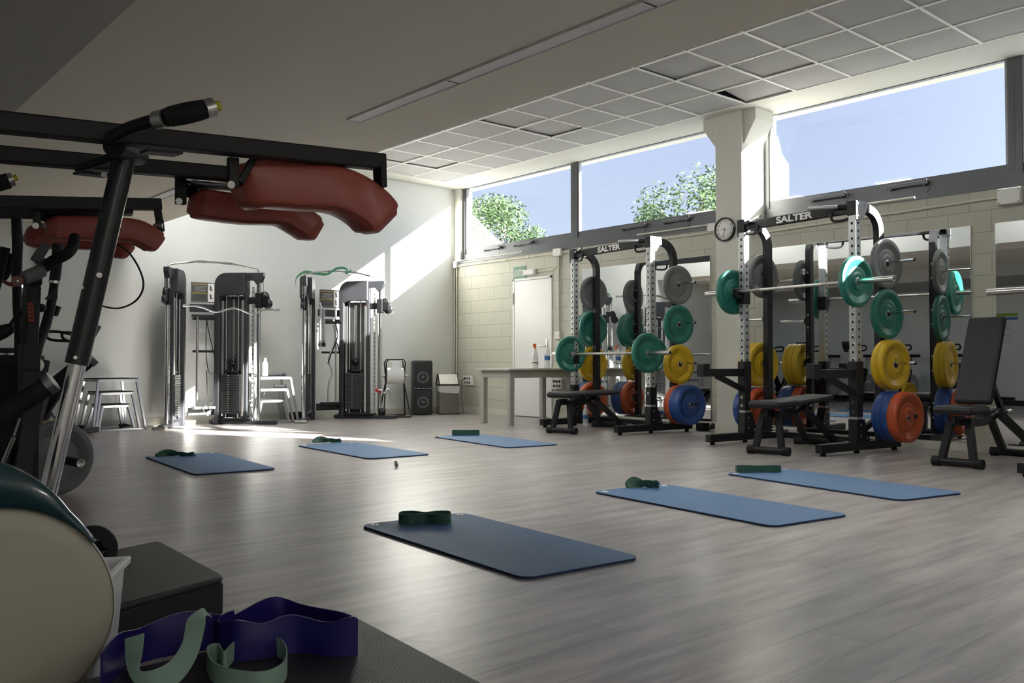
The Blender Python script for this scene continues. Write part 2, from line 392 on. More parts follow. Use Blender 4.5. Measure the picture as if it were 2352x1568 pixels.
window(1, 8.82, 11.36); window(2, 6.11, 8.82); window(3, 3.12, 5.76); w4 = window(4, -.10, 3.12); MB().bx((8.768, 1.22, 2.625), (8.783, 1.62, 3.585)).build('sun_blocker', FRAME, w4); w5 = window(5, -2.7, -.25); MB().bx((8.768, -2.63, 2.625), (8.783, -.32, 3.585)).build('sun_blocker', FRAME, w5)  # out-of-view panels added in the last two windows to block sun
struct('wall_pier', MB().bx((XW, 11.36, 2.4), (XW+.24, YB, 3.65)).bx((XW+.02, -.25, 2.4), (XW+.12, -.10, 3.65)).bx((XW+.02, YF, 2.4), (XW+.24, -2.7, 3.65)), PLAST)

# door in the block wall
b = MB(); b.bx((XW-.012, 10.03, 0), (XW+.03, 10.06, 2.04)); b.bx((XW-.012, 9.215, 0), (XW+.03, 9.25, 2.04)); b.bx((XW-.012, 9.215, 2.01), (XW+.03, 10.06, 2.04))
d = struct('door_1', b, WHITE)
MB().bx((XW-.008, 9.255, .012), (XW+.01, 10.025, 2.005), .002).build('door_leaf', DOORM, d)
h = MB(); h.bx((XW-.016, 9.30, .86), (XW-.008, 9.335, 1.13), .003); h.tube([(XW-.01, 9.318, 1.03), (XW-.055, 9.318, 1.03), (XW-.058, 9.34, 1.03), (XW-.058, 9.44, 1.03)], .009); h.build('door_handle', SATIN, d)
for z in (.30, 1.66):
    MB().cyl((XW-.02, 10.05, z), (XW-.02, 10.05, z+.17), .011).build('hinge', SATIN, d)

# ------------------------------------------------------------------ fittings on the walls
def wall_mirror(y0, y1, label, XW=XW, z0=.10, z1=2.075):
    o = MB().bx((XW-.012, y0, z0), (XW-.004, y1, z1)).build('wall_mirror', MIRR)
    MB().bx((XW-.0125, y0-.004, z0-.004), (XW-.001, y0, z1+.004)).bx((XW-.0125, y1, z0-.004), (XW-.001, y1+.004, z1+.004)).bx((XW-.0125, y0, z1), (XW-.001, y1, z1+.004)).bx((XW-.0125, y0, z0-.004), (XW-.001, y1, z0)).build('edge_strip', SATIN, o)
    return tag(o, label, 'mirror', 'wall mirrors')
wall_mirror(6.47, 8.60, 'tall wall mirror left of the pillar, behind the farther squat rack')
wall_mirror(3.35, 5.50, 'tall wall mirror right of the pillar, behind the nearer squat rack', XR, .08, 2.025)
wall_mirror(1.00, 3.14, 'tall wall mirror at the right edge of the photo, past the bare block strip', XR, .08, 2.025)

def opener(y, z, label):
    t = thing('window_opener', label, 'window opener', (8.755, y, z), 0, 'chain window openers')
    MB().bx((-.02, -.22, -.02), (.02, .20, .02), .005).build('housing', FRAME, t)
    m = MB(); m.bx((-.03, .13, -.035), (.0, .17, -.015), .003); m.bx((-.03, -.20, -.035), (.0, -.17, -.018), .003); m.cyl((-.015, -.2, .01), (-.015, -.2, .03), .012); m.build('bracket', BLKS, t)
    c = MB(); c.tube(smooth_path([(-.01, -.21, .02), (-.03, -.25, .0), (-.035, -.25, -.06), (-.03, -.22, -.11)], 5), .0035, n=6); c.build('cable', BLKS, t)
    return t
for y, lb in ((10.62, 'window opener leftmost under the back corner window'), (9.90, 'window opener second from the left, above the exit sign'),
              (7.72, 'window opener above the farther rack, left of two there'), (7.02, 'window opener just left of the pillar and clock'),
              (4.98, 'window opener right of the pillar above the nearer rack'), (4.12, 'rightmost window opener with its cable bending into a conduit')):
    opener(y, 2.565, lb)

def pipe(name, pts, label, r=.011, clips=()):
    o = MB().tube(pts, r, n=10).build(name, PVC); tag(o, label, 'conduit')
    for c in clips: MB().box(c, (.03, .012, .034), None, .003).build('clip', PVC, o)
    return o
xc = XW-.018
pipe('conduit', [(xc, 11.40, 2.345), (xc, 9.15, 2.345)], 'horizontal conduit pipe above the exit door on the block wall', clips=[(xc, y, 2.345) for y in (11.2, 10.7, 10.2, 9.7)])
pipe('conduit', [(xc, 8.98, 2.345), (xc, 6.40, 2.345)], 'horizontal conduit pipe behind the farther rack, left of the pillar', clips=[(xc, y, 2.345) for y in (8.6, 8.0, 7.4, 6.8)])
pipe('conduit', [(XR-.018, 5.75, 2.20), (XR-.018, 3.10, 2.25)], 'long conduit pipe on the blocks right of the pillar', clips=[(XR-.018, y, 2.20+.019*(5.75-y)) for y in (5.2, 4.6, 4.0)])
pipe('conduit', smooth_path([(xc-.01, 11.47, 2.36), (xc-.01, 11.46, 2.42), (xc-.01, 11.38, 2.43), (xc-.01, 9.95, 2.43), (xc-.01, 9.85, 2.445)], 4), 'thin conduit on the sill from the corner box to the window openers', .008)
pipe('conduit', [(xc-.01, 7.6, 2.44), (xc-.01, 6.3, 2.44)], 'thin conduit running along the sill left of the pillar', .008)
pipe('conduit', [(XR-.01, 4.75, 2.355), (XR-.01, 3.85, 2.355)], 'thin conduit under the right window openers', .011)
pipe('conduit', [(xc, 11.49, 2.32), (xc, 11.49, .62)], 'left of the two vertical conduits in the back corner', .012)
pipe('conduit', [(xc, 11.43, 2.34), (xc, 11.43, .62), (xc, 11.40, .54), (xc, 11.24, .53)], 'right of the two vertical conduits in the back corner', .012)
pipe('conduit', [(xc, 9.06, 2.30), (xc, 9.06, 1.24)], 'vertical conduit between the exit door and the farther rack', .012)
pipe('conduit', [(xc, 9.06, 1.12), (xc, 9.06, .58)], 'short vertical conduit between light switch and lower sockets', .012)
pipe('conduit', smooth_path([(xc, 9.10, 2.30), (xc, 9.10, 2.18), (xc, 9.16, 2.12), (xc, 9.28, 2.115), (xc, 9.52, 2.115)], 4), 'bent conduit feeding the emergency lamp by the exit sign', .009)
def jbox(loc, d, label):
    t = thing('junction_box', label, 'junction box', loc, 0, 'junction boxes')
    MB().box((-d[0]/2, 0, 0), d, None, .006).build('body', WHITE, t)
    MB().box((-d[0]-.002, 0, 0), (.006, d[1]*.94, d[2]*.94), None, .002).build('lid', WHITE, t)
    s = MB()
    for i in (-1, 1):
        for j in (-1, 1): s.cyl((-d[0]-.003, i*d[1]*.42, j*d[2]*.40), (-d[0]-.008, i*d[1]*.42, j*d[2]*.40), .005, n=8)
    s.build('screws', DARKH, t)
jbox((XW, 11.44, 2.37), (.05, .10, .10), 'white junction box in the back corner above two conduits')
jbox((XW, 9.07, 2.35), (.05, .17, .11), 'grey junction box over the right side of the exit door')
jbox((XW, 6.42, 2.40), (.05, .12, .10), 'junction box tucked left of the pillar by the clock')
jbox((XR, 3.01, 2.245), (.06, .19, .14), 'junction box high on the wall at the right edge')
def sockets(y, z, w, label, n=3):
    t = thing('socket_box', label, 'socket box', (XW, y, z), 0)
    MB().box((-.025, 0, 0), (.05, w, .15), None, .006).build('body', WHITE, t)
    for i in range(n):
        for j in (-1, 1):
            k = MB(); k.lathe([(.019, 0), (.021, .003), (.016, .003), (.015, -.001), (.0001, -.001)], T(-.051, (i-(n-1)/2)*.055, j*.032) @ RY(-PI/2), 14); k.build('socket', mat('socket_grey', (.28, .27, .25), .6), t)
    return t
sockets(11.11, .515, .23, 'white socket block beside the steel bin, black plug in it')
sockets(9.07, .50, .19, 'white socket block low behind the table, right of the door')
t = thing('light_switch', 'white light switch box beside the door handle', 'switch', (XW, 9.08, 1.18))
MB().box((-.02, 0, 0), (.04, .11, .11), None, .005).build('body', WHITE, t); MB().box((-.043, .022, 0), (.008, .035, .05), None, .002).box((-.043, -.022, 0), (.008, .035, .05), None, .002).build('rocker', PAPER, t)
cb = MB(); cb.tube(smooth_path([(XW-.065, 11.17, .54), (XW-.10, 11.18, .50), (XW-.10, 11.19, .3), (XW-.10, 11.17, .10), (XW-.13, 11.10, .012), (XW-.2, 11.2, .008), (XW-.5, 11.42, .008), (8.06, 11.42, .05)], 6), .004, n=6)
cb.cyl((XW-.052, 11.165, .545), (XW-.075, 11.165, .545), .016)
tag(cb.build('power_cord', BLKS), 'black power cord plugged in and hanging to the floor by the bin', 'cord')
# exit sign and emergency lamp
SIGN = mat('sign_green', (.03, .16, .075), .5)
t = thing('exit_sign', 'green exit sign with white letters above the door', 'sign', (XW, 9.91, 2.12))
MB().box((-.004, 0, 0), (.008, .27, .20), None, .001).build('panel', SIGN, t)
text('lettering', 'SORTIDA', .098, PAPER, t, T(-.0095, 0, -.002) @ Matrix(((0, 0, -1, 0), (-1, 0, 0, 0), (0, 1, 0, 0), (0, 0, 0, 1))) @ Matrix.Diagonal((.60, 1.35, 1, 1)), .0008, .001)
t = thing('emergency_lamp', 'white box emergency lamp overlapping the exit sign', 'lamp', (XW, 9.66, 2.115))
MB().box((-.03, 0, 0), (.06, .26, .085), None, .012).build('housing', WHITE, t); MB().box((-.062, 0, 0), (.006, .22, .06), None, .002).build('diffuser', PAPER, t)
# clock
t = thing('wall_clock', 'round white wall clock with black rim on the pillar', 'clock', (8.325, 5.965, 2.287))
CM = RY(-PI/2)
MB().lathe([(.0001, 0), (.133, 0), (.135, .02), (.133, .038), (.122, .040), (.119, .030)], CM, 40).build('rim', BLKS, t)
MB().lathe([(.0001, .024), (.1215, .024), (.1215, .020)], CM, 40).build('dial', PAPER, t)
FM = Matrix(((0, 0, -1, 0), (-1, 0, 0, 0), (0, 1, 0, 0), (0, 0, 0, 1)))    # text facing -X, reading towards -Y
g = MB()
for i in range(60):
    a = i*PI/30; r0 = .112
    g.box((-.0245, -math.sin(a)*r0, math.cos(a)*r0), (.001, .0015 if i % 5 else .003, .006), (-a if False else a, 0, 0))
g.build('minute_marks', PRINT, t)
for i in range(1, 13):
    a = i*PI/6
    text('numeral', str(i), .034, PRINT, t, T(-.0248, -math.sin(a)*.09, math.cos(a)*.09) @ FM, .0003)
def hand(a, L, w, nm):
    dv = Vector((0, -math.sin(a), math.cos(a)))
    MB().bar(Vector((-.028, 0, 0))-dv*.02, Vector((-.028, 0, 0))+dv*L, .002, w, 0, upv=(1, 0, 0)).build(nm, BLKS, t)
hand(R(278), .055, .007, 'hour_hand'); hand(R(196), .085, .005, 'minute_hand')
MB().cyl((-.024, 0, 0), (-.032, 0, 0), .006).build('hub', BLKS, t)
# ceiling light strips
def strip(y0, y1, label, joints):
    t = thing('ceiling_light', label, 'ceiling light', (3.09, 0, 2.43), 0, 'slim recessed ceiling lights')
    MB().bx((-.055, y0, -.012), (-.048, y1, .004)).bx((.048, y0, -.012), (.055, y1, .004)).bx((-.055, y0-.006, -.012), (.055, y0, .004)).bx((-.055, y1, -.012), (.055, y1+.006, .004)).build('frame', mat('strip_frame', (.7, .69, .66), .5), t)
    MB().bx((-.048, y0, -.007), (.048, y1, .002)).build('diffuser', mat('strip_diffuser', (.85, .84, .84), .5), t)
    for j in joints: MB().bx((-.05, j-.003, -.009), (.05, j+.003, 0)).build('joint', DARKH, t)
strip(-1.2, 5.20, 'long slim ceiling light strip running towards the camera', (4.1, 2.62, 1.1))
t = thing('ceiling_light', 'added fill lamp, unseen behind the camera', 'ceiling light', (3.09, -1.9, 2.43), 0, 'added fill lamps behind the camera')  # two unseen lamps added as fill for the dark room
MB().bx((-.11, -.75, -.05), (.11, .75, 0), .01).build('housing', TEE, t); MB().bx((-.09, -.72, -.056), (.09, .72, -.05)).build('fill_lamp_cover', mat('fill_lamp_glow', (.8, .8, .8), .5, emit=(1, .97, .92, 15)), t)
t2 = copy_tree(t); t2.location = (.1, -1.9, 2.21)
FILL = mat('added_fill_panel', (.9, .9, .88), .5, emit=(1, .98, .94, 13))  # glowing panels added out of view to brighten the far half
for i, (x, y, w) in enumerate(((4.02, 10.16, 'nearest the back wall'), (4.02, 8.34, 'above the back row of mats'), (4.02, 6.5, 'between the two rows of mats'), (4.02, 4.1, 'over the front row of mats'), (4.02, 1.6, 'closest to the camera'))):
    t = thing('added_fill_panel', 'added fill panel, unseen above the beam, ' + w, 'ceiling light', (x, y, 3.592), 0, 'added fill panels above the beam')
    MB().box((0, 0, .0), (.56, .56, .012), None, .002).build('diffuser', FILL, t)
    k = MB(); [k.box((sx_*.288, 0, .0), (.016, .592, .016)) for sx_ in (-1, 1)]; [k.box((0, sy_*.288, .0), (.592, .016, .016)) for sy_ in (-1, 1)]; k.build('rim', TEE, t)
strip(7.2, 11.3, 'slim ceiling light strip near the back wall behind the red pads', (9.2,))
# poster and control panel on the left wall (seen in the mirrors)
t = thing('wall_poster', 'white notice with a green band on the left wall, seen in the right mirror', 'poster', (XL+.002, 6.55, 1.42))
MB().box((.003, 0, 0), (.006, .50, .62), None, 0).build('sheet', PAPER, t)
MB().box((.007, 0, .26), (.002, .50, .06), None, 0).build('header_band', mat('lime', (.30, .42, .05), .6), t)
MB().box((.007, 0, .19), (.002, .50, .05), None, 0).build('blue_band', LABELB, t)
g = MB()
for i in range(9): g.box((.0065, .02*(i % 2), .10-i*.045), (.001, .40-.05*(i % 3), .012))
g.build('printed_lines', mat('grey_print', (.4, .42, .46), .7), t)
t = thing('wall_thermostat', 'small white control panel on the left wall, seen in a mirror', 'thermostat', (XL+.002, 8.6, 1.5))
MB().box((.012, 0, 0), (.024, .15, .14), None, .004).build('case', WHITE, t); MB().box((.025, 0, .015), (.003, .08, .04), None, 0).build('screen', BLKS, t)

def flp(x, y, z=0):
    """floor (or height z) point shown at pixel x, y"""
    a = at(x, y, 1.0); c = cam.location; dv = a - c; return c + dv*((z-c.z)/dv.z)

# ------------------------------------------------------------------ exercise mats with mini bands
def rrect(w, l, r, n=5):
    P = []
    for cx, cy, a0 in ((w/2-r, l/2-r, 0), (-w/2+r, l/2-r, PI/2), (-w/2+r, -l/2+r, PI), (w/2-r, -l/2+r, 1.5*PI)):
        P += [(cx+r*math.cos(a0+PI/2*i/n), cy+r*math.sin(a0+PI/2*i/n)) for i in range(n+1)]
    return P
def mat_thing(cx, cy, rz, w, l, label):
    t = thing('exercise_mat', label, 'mat', (cx, cy, 0), rz, 'blue exercise mats laid out on the floor')
    m = MB(); m.prism(rrect(w, l, .06), .012, T(0, 0, .006), .002); o = m.build('mat', [MATB, MATE], t)
    for p in o.data.polygons:
        if abs(p.normal.z) < .3: p.material_index = 1
    for s in (-1, 1):
        g = MB(); g.lathe([(.020, .0118), (.018, .0148), (.012, .0146), (.010, .0122)], T(s*(w/2-.055), l/2-.055, 0), 18); g.mi = 1; g.lathe([(.0001, .0124), (.0105, .0124)], T(s*(w/2-.055), l/2-.055, 0), 18); g.build('grommet', [SATIN, DARKH], t)
    return t
mats = [([(843, 1212), (1046, 1180), (1446, 1280), (1235, 1340)], 'blue mat closest to the camera, front row left'),
        ([(1377, 1134), (1510, 1113), (1924, 1182), (1805, 1217)], 'blue mat in the middle of the front row of three'),
        ([(1680, 1091), (1788, 1077), (2191, 1132), (2095, 1155)], 'blue mat front row right, before the nearer squat rack'),
        ([(333, 1052), (490, 1039), (632, 1077), (455, 1096)], 'blue mat back row left, before the cable machines'),
        ([(688, 1026), (800, 1015), (982, 1044), (862, 1058)], 'blue mat in the middle of the back row by the sun streak'),
        ([(997, 1003), (1098, 999), (1278, 1021), (1180, 1032)], 'blue mat back row right, farthest from the camera')]
for q, lb in mats:
    P = [flp(*p) for p in q]; c = sum(P, Vector())/4
    far = (P[0]+P[1])/2; near = (P[2]+P[3])/2; dv = far-near; rz = math.atan2(-dv.x, dv.y)
    mat_thing(c.x, c.y, rz, .60, min(1.46, dv.length), lb)
def band(pos, rz, kind, s, label, h=.045):
    if kind == 'peanut':
        P = [(-.13, 0), (-.115, .045), (-.06, .055), (0, .018), (.06, .05), (.115, .045), (.13, 0), (.115, -.045), (.06, -.05), (0, -.012), (-.06, -.055), (-.115, -.045)]
        H = (0, 0, h)
    elif kind == 'flat':
        P = [(-.13, 0), (-.12, .03), (-.05, .035), (.02, .015), (.09, .03), (.13, .02), (.135, -.005), (.09, -.02), (.0, -.012), (-.06, -.03), (-.12, -.03)]
        H = (0, 0, h)
    else:
        P = [(-.12, .0), (-.08, .03), (0, .02), (.06, -.02), (.11, .03), (.12, .0), (.08, -.04), (.02, -.02), (-.04, .0), (-.1, -.03)]
        H = None
    pts = smooth_path([(p[0]*s, p[1]*s, .013) for p in P], 5, True)
    if H: hv = H
    else:
        n = len(pts); hv = [Vector((.018*math.sin(2*PI*i/n*2), .025*math.cos(2*PI*i/n), h*(.75+.25*math.sin(2*PI*i/n*3)))) for i in range(n)]
        pts = [p+Vector((0, 0, .018*max(0, math.sin(2*PI*i/n*2)))) for i, p in enumerate(pts)]
    o = MB().ribbon(pts, hv, .003, True).build('resistance_band', BAND); o.location = pos; o.rotation_euler = (0, 0, rz)
    return tag(o, label, 'resistance band', 'green loop bands on the mats')
band(flp(976, 1206), R(-38), 'peanut', .98, 'green loop band in a figure eight on the closest mat', .05)
band(flp(1476, 1124), R(-40), 'twist', .85, 'crumpled green loop band on the middle front mat', .045)
band(flp(1741, 1088), R(-40), 'flat', 1.2, 'green loop band lying flat on the front right mat', .045)
band(flp(403, 1051), R(-40), 'twist', 1.35, 'twisted green loop band on the back left mat', .035)
band(flp(751, 1019), R(-40), 'twist', 1.15, 'crumpled green loop band on the middle back mat', .04)
band(flp(1069, 1002), R(-40), 'flat', 1.1, 'green loop band upright on the farthest mat', .055)
m = MB(); pc = flp(911, 1072)
for i in range(4): m.box((random.uniform(-.012, .012), random.uniform(-.012, .012), .012+.006*i), (.035, .022, .003), (random.random()*3, random.random()*3, random.random()*3))
o = m.build('paper_scrap', mat('scrap', (.32, .29, .25), .8)); o.location = pc; tag(o, 'tiny crumpled scrap of paper on the bare floor', 'paper scrap')

# ------------------------------------------------------------------ bumper plates and barbells
def plate_mesh(r, th):
    b = MB(); b.mi = 0; h = th/2
    b.lathe([(.026, h*.78), (.045, h*.82), (.062, h*1.0), (.072, h*1.0), (.080, h*.58), (.100, h*.58), (r*.575, h*.60), (r*.59, h*.44), (r*.60, h*.60), (r*.80, h*.62), (r*.825, h*.98), (r*.85, h), (r*.985, h*.96), (r, h*.7),
             (r, -h*.7), (r*.985, -h*.96), (r*.85, -h), (r*.825, -h*.98), (r*.80, -h*.62), (r*.60, -h*.60), (r*.59, -h*.44), (r*.575, -h*.60), (.100, -h*.58), (.080, -h*.58), (.072, -h), (.062, -h), (.045, -h*.82), (.026, -h*.78)], None, 48)
    return b
_pp = {}
PM = {'green': (GREEN, .045), 'yellow': (YEL, .055), 'blue': (BLUE, .075), 'orange': (ORA, .085), 'grey': (GREY, .036), 'red': (ORA, .03)}
def plate(parentM, y, colr, label, group, r=.225, n='bumper_plate'):
    """bumper plate with its axle along local y of parentM, centred at offset y"""
    m, th = PM[colr]; key = (colr, r)
    if key not in _pp:
        o = plate_mesh(r, th).build(n, m)
        k = MB(); k.lathe([(.0255, th*.40), (.034, th*.41), (.034, -th*.41), (.0255, -th*.40), (.0255, th*.40)], None, 24); k.build('hub_ring', SATIN, o)
        _pp[key] = o
    else: o = copy_tree(_pp[key])
    M = parentM @ T(0, y, 0) @ RX(PI/2); o.matrix_basis = M
    return tag(o, label, 'weight plate', group)
def barbell(M, L, label):
    t = thing('barbell', label, 'barbell'); t.matrix_basis = M; sh = .655
    MB().cyl((0, -sh, 0), (0, sh, 0), .014).build('shaft', SATIN, t)
    for s in (-1, 1): MB().cyl((0, s*.35, 0), (0, s*.60, 0), .0147).build('knurling', mat('knurled_steel', (.42, .40, .36), .55, metal=1), t)
    for s in (-1, 1):
        k = MB(); k.cyl((0, s*sh, 0), (0, s*(sh+.03), 0), .036); k.build('collar', SATIN, t)
        k = MB(); k.cyl((0, s*(sh+.03), 0), (0, s*L/2, 0), .025, n=24); k.mi = 1; k.cyl((0, s*L/2, 0), (0, s*(L/2+.002), 0), .018); k.build('sleeve', [SATIN, BLKS], t)
    return t

# ------------------------------------------------------------------ squat racks
def rack(cx, cy, rz, w, which, peg, stacks, arms, cup_z, side_pegs):
    nm = 'nearer' if which == 2 else 'farther'
    lb = {1: 'farther black and chrome squat rack with bar set low, left of the pillar', 2: 'nearer black and chrome squat rack with bar set high, right of the pillar', 3: 'squat rack beyond the right edge of the photo, only its bar end shows'}[which]
    t = thing('squat_rack', lb, 'squat rack', (cx, cy, 0), rz, 'squat racks along the mirror wall')
    M = T(cx, cy, 0) @ RZ(rz); hw = w/2; xr = .36; ztop = 2.22
    for s in (-1, 1):
        y = s*hw
        u = MB(); u.mi = 0; u.box((0, y, 1.14), (.075, .075, 2.04), None, .006); u.mi = 1
        z = .22
        while z < 2.05:
            u.cyl((-.0376, y, z), (-.0385, y, z), .0125, n=12); u.cyl((0, y-.0376, z), (0, y-.0385, z), .0125, n=12); u.cyl((0, y+.0376, z), (0, y+.0385, z), .0125, n=12)
            z += .067
        u.mi = 2
        z = .22
        while z < 2.05:
            for rr in (0,): u.lathe([(.0125, 0), (.0165, .0006), (.0165, 0)], T(-.0376, y, z) @ RY(-PI/2), 12)
            z += .067
        u.build('upright', [SILV, DARKH, CHROME], t)
        p = MB(); path = [(.02, y-.03, 2.175)] + [(q.x, y-.03, q.z) for q in arc((.16, 0, 1.98), .195, PI/2, 0, 8)] + [(xr-.005, y-.03, .06)]
        p.ribbon(path, (0, .06, 0), .075); ps = p.build('rear_post', BLK, t)
        bo = MB()
        for zb in peg: 
            for dz in (-.07, .07): bo.cyl((xr+.034, y, zb+dz), (xr+.046, y, zb+dz), .011, n=8)
        bo.build('bolts', SATIN, ps)
        c = MB(); c.box((0, y, 2.165), (.092, .092, .13), None, .006); c.build('top_cap', BLK, t)
        g = MB(); Mg = T(0, y+s*.049, 0) @ RX(PI/2)
        g.prism([(-.045, 2.225), (.12, 2.225), (.12, 2.17), (.045, 2.06), (-.045, 2.06)], .006, Mg); g.mi = 1
        for q in ((-.02, 2.20), (.09, 2.20), (-.02, 2.09), (.03, 2.09)): g.cyl((q[0], y+s*.05, q[1]), (q[0], y+s*.058, q[1]), .008, n=8)
        g.build('gusset_plate', [mat('white_enamel', (.30, .30, .30), .4), SATIN], t)
        f = MB(); f.box((.05, y, .065), (1.14, .075, .075), None, .006); f.build('base_beam', BLK, t)
        ft = MB()
        for xx in (-.46, .0, .56): ft.cyl((xx, y, 0), (xx, y, .03), .024, n=12)
        ft.build('foot', RUB, t)
        g = MB(); g.prism([(-.05, .10), (.14, .10), (.06, .30), (-.05, .30)], .088, T(0, y, 0) @ RX(PI/2)); g.mi = 1
        for q in ((0, .15), (0, .25), (.09, .13)): g.cyl((q[0], y-.045, q[1]), (q[0], y-.052, q[1]), .009, n=8)
        g.build('base_bracket', [BLK, SATIN], t)
        g = MB(); g.box((0, y, .42), (.084, .084, .20), None, .004); g.mi = 1
        for zz in (.37, .45): g.cyl((-.043, y, zz), (-.044, y, zz), .017, n=14); g.cyl((-.044, y, zz), (-.0445, y, zz), .011, n=14)
        g.build('sleeve', [BLK, CHROME], t)
        j = MB(); j.box((-.005, y, cup_z-.045), (.095, .09, .15), None, .004); j.box((-.085, y, cup_z-.045), (.09, .05, .03), None, .004); j.box((-.125, y, cup_z-.01), (.016, .05, .08), None, .004); j.build('bar_hook', BLK, t)
        for zb in peg:
            k = MB(); k.cyl((xr, y, zb), (xr, y+s*.05, zb), .034, n=16); k.mi = 1; k.cyl((xr, y+s*.03, zb), (xr, y+s*.34, zb), .0125 if zb > .5 else .0235, n=14); k.mi = 0; k.cyl((xr, y+s*.34, zb), (xr, y+s*.347, zb), .014 if zb > .5 else .02, n=14)
            k.build('storage_peg', [BLK, CHROME], t)
        if arms:
            a = MB(); a.box((0, y, .66), (.095, .095, .30), None, .005); a.box((-.30, y, .70), (.60, .055, .075), None, .004); a.box((-.58, y, .725), (.09, .09, .125), None, .004)
            a.bar((-.40, y, .67), (-.03, y, .53), .045, .05); a.build('spotter_arm', BLK, t)
        h = MB(); yy = y - s*.04
        h.tube(smooth_path([(-.0, yy, 2.09), (-.02, yy-s*.05, 2.07), (-.04, yy-s*.14, 2.07), (-.04, yy-s*.17, 2.10), (-.04, yy-s*.17, 2.15)], 5), .012); h.build('hook_handle', BLK, t)
        h = MB(); h.cyl((-.05, y-s*.13, 2.19), (-.17, y-s*.36, 2.20), .016); h.mi = 1; h.cyl((-.02, y-s*.05, 2.185), (-.05, y-s*.13, 2.19), .024)
        h.build('pull_up_grip', [CHROME, BLK], t)
        # plates on the storage pegs
        for zb, cols in zip(peg, stacks[0 if s > 0 else 1]):
            yo = hw + .052
            side = 'left' if s > 0 else 'right'
            for i, c_ in enumerate(cols):
                th = PM[c_][1]; rr = .225 if c_ not in ('red',) else .12
                pos = '' if len(cols) == 1 else (', innermost' if i == 0 else (', outermost' if i == len(cols)-1 else ', middle'))
                lvl = {0: 'top', 1: 'second', 2: 'third', 3: 'bottom'}[peg.index(zb)]
                plate(M @ T(xr, 0, zb-.012), s*(yo+th/2), c_, '%s plate on the %s %s peg of the %s rack%s' % (c_, lvl, side, nm, pos), 'bumper plates on the rack pegs', rr)
                yo += th*.98+.001
    x = MB(); x.box((-.0, 0, 2.165), (.055, w-.08, .085), None, .005); xb = x.build('crossbar', BLK, t)
    text('lettering', 'SALTER', .085, PAPER, xb, T(-.029, 0, 2.163) @ FM @ Matrix.Diagonal((1.45, 1, 1, 1)), .0008, .003)
    x = MB(); x.box((xr+.10, 0, .065), (.06, w-.07, .06), None, .005); x.build('rear_crossbeam', BLK, t)
    return t, M
PEG = [1.70, 1.245, .79, .33]
r1, M1 = rack(7.87, 7.30, R(-7), 1.40, 1, PEG, ([['grey'], ['green', 'green', 'green'], ['yellow'], ['orange', 'blue', 'blue']], [['grey'], ['green'], ['yellow'], ['orange', 'blue', 'blue']]), False, .90, True)
r2, M2 = rack(7.52, 4.60, R(-7), 1.27, 2, PEG, ([['grey', 'red'], [], ['yellow', 'yellow', 'yellow'], ['orange', 'blue', 'blue']], [['grey'], ['green'], ['yellow', 'yellow'], ['blue', 'blue', 'orange']]), True, 1.50, True)
def loaded(M, z, L, nm, n_l, dy=0):
    Mb = M @ T(-.085, dy, z)
    barbell(Mb, L, 'barbell resting on the hooks of the %s squat rack' % nm)
    plate(Mb, -(.655+.03+.0225), 'green', 'green plate on the right end of the bar in the %s rack' % nm, 'green plates on the racked bars')
    for i in range(n_l): plate(Mb, .655+.03+.0225+.046*i, 'green', 'green plate on the left end of the bar in the %s rack%s' % (nm, '' if n_l == 1 else [', inner one', ', outer one'][i]), 'green plates on the racked bars')
loaded(M1, .905, 2.14, 'farther', 1, -.03)
loaded(M2, 1.505, 2.14, 'nearer', 1)
# third rack and bar, mostly outside the frame on the right
r3, M3 = rack(7.20, 1.70, R(-5), 1.27, 3, PEG, ([[], [], [], []], [[], [], [], []]), False, 1.33, True)
Mb = M3 @ T(-.085, 0, 1.335); barbell(Mb, 2.14, 'barbell with its bare left sleeve entering at the right edge')

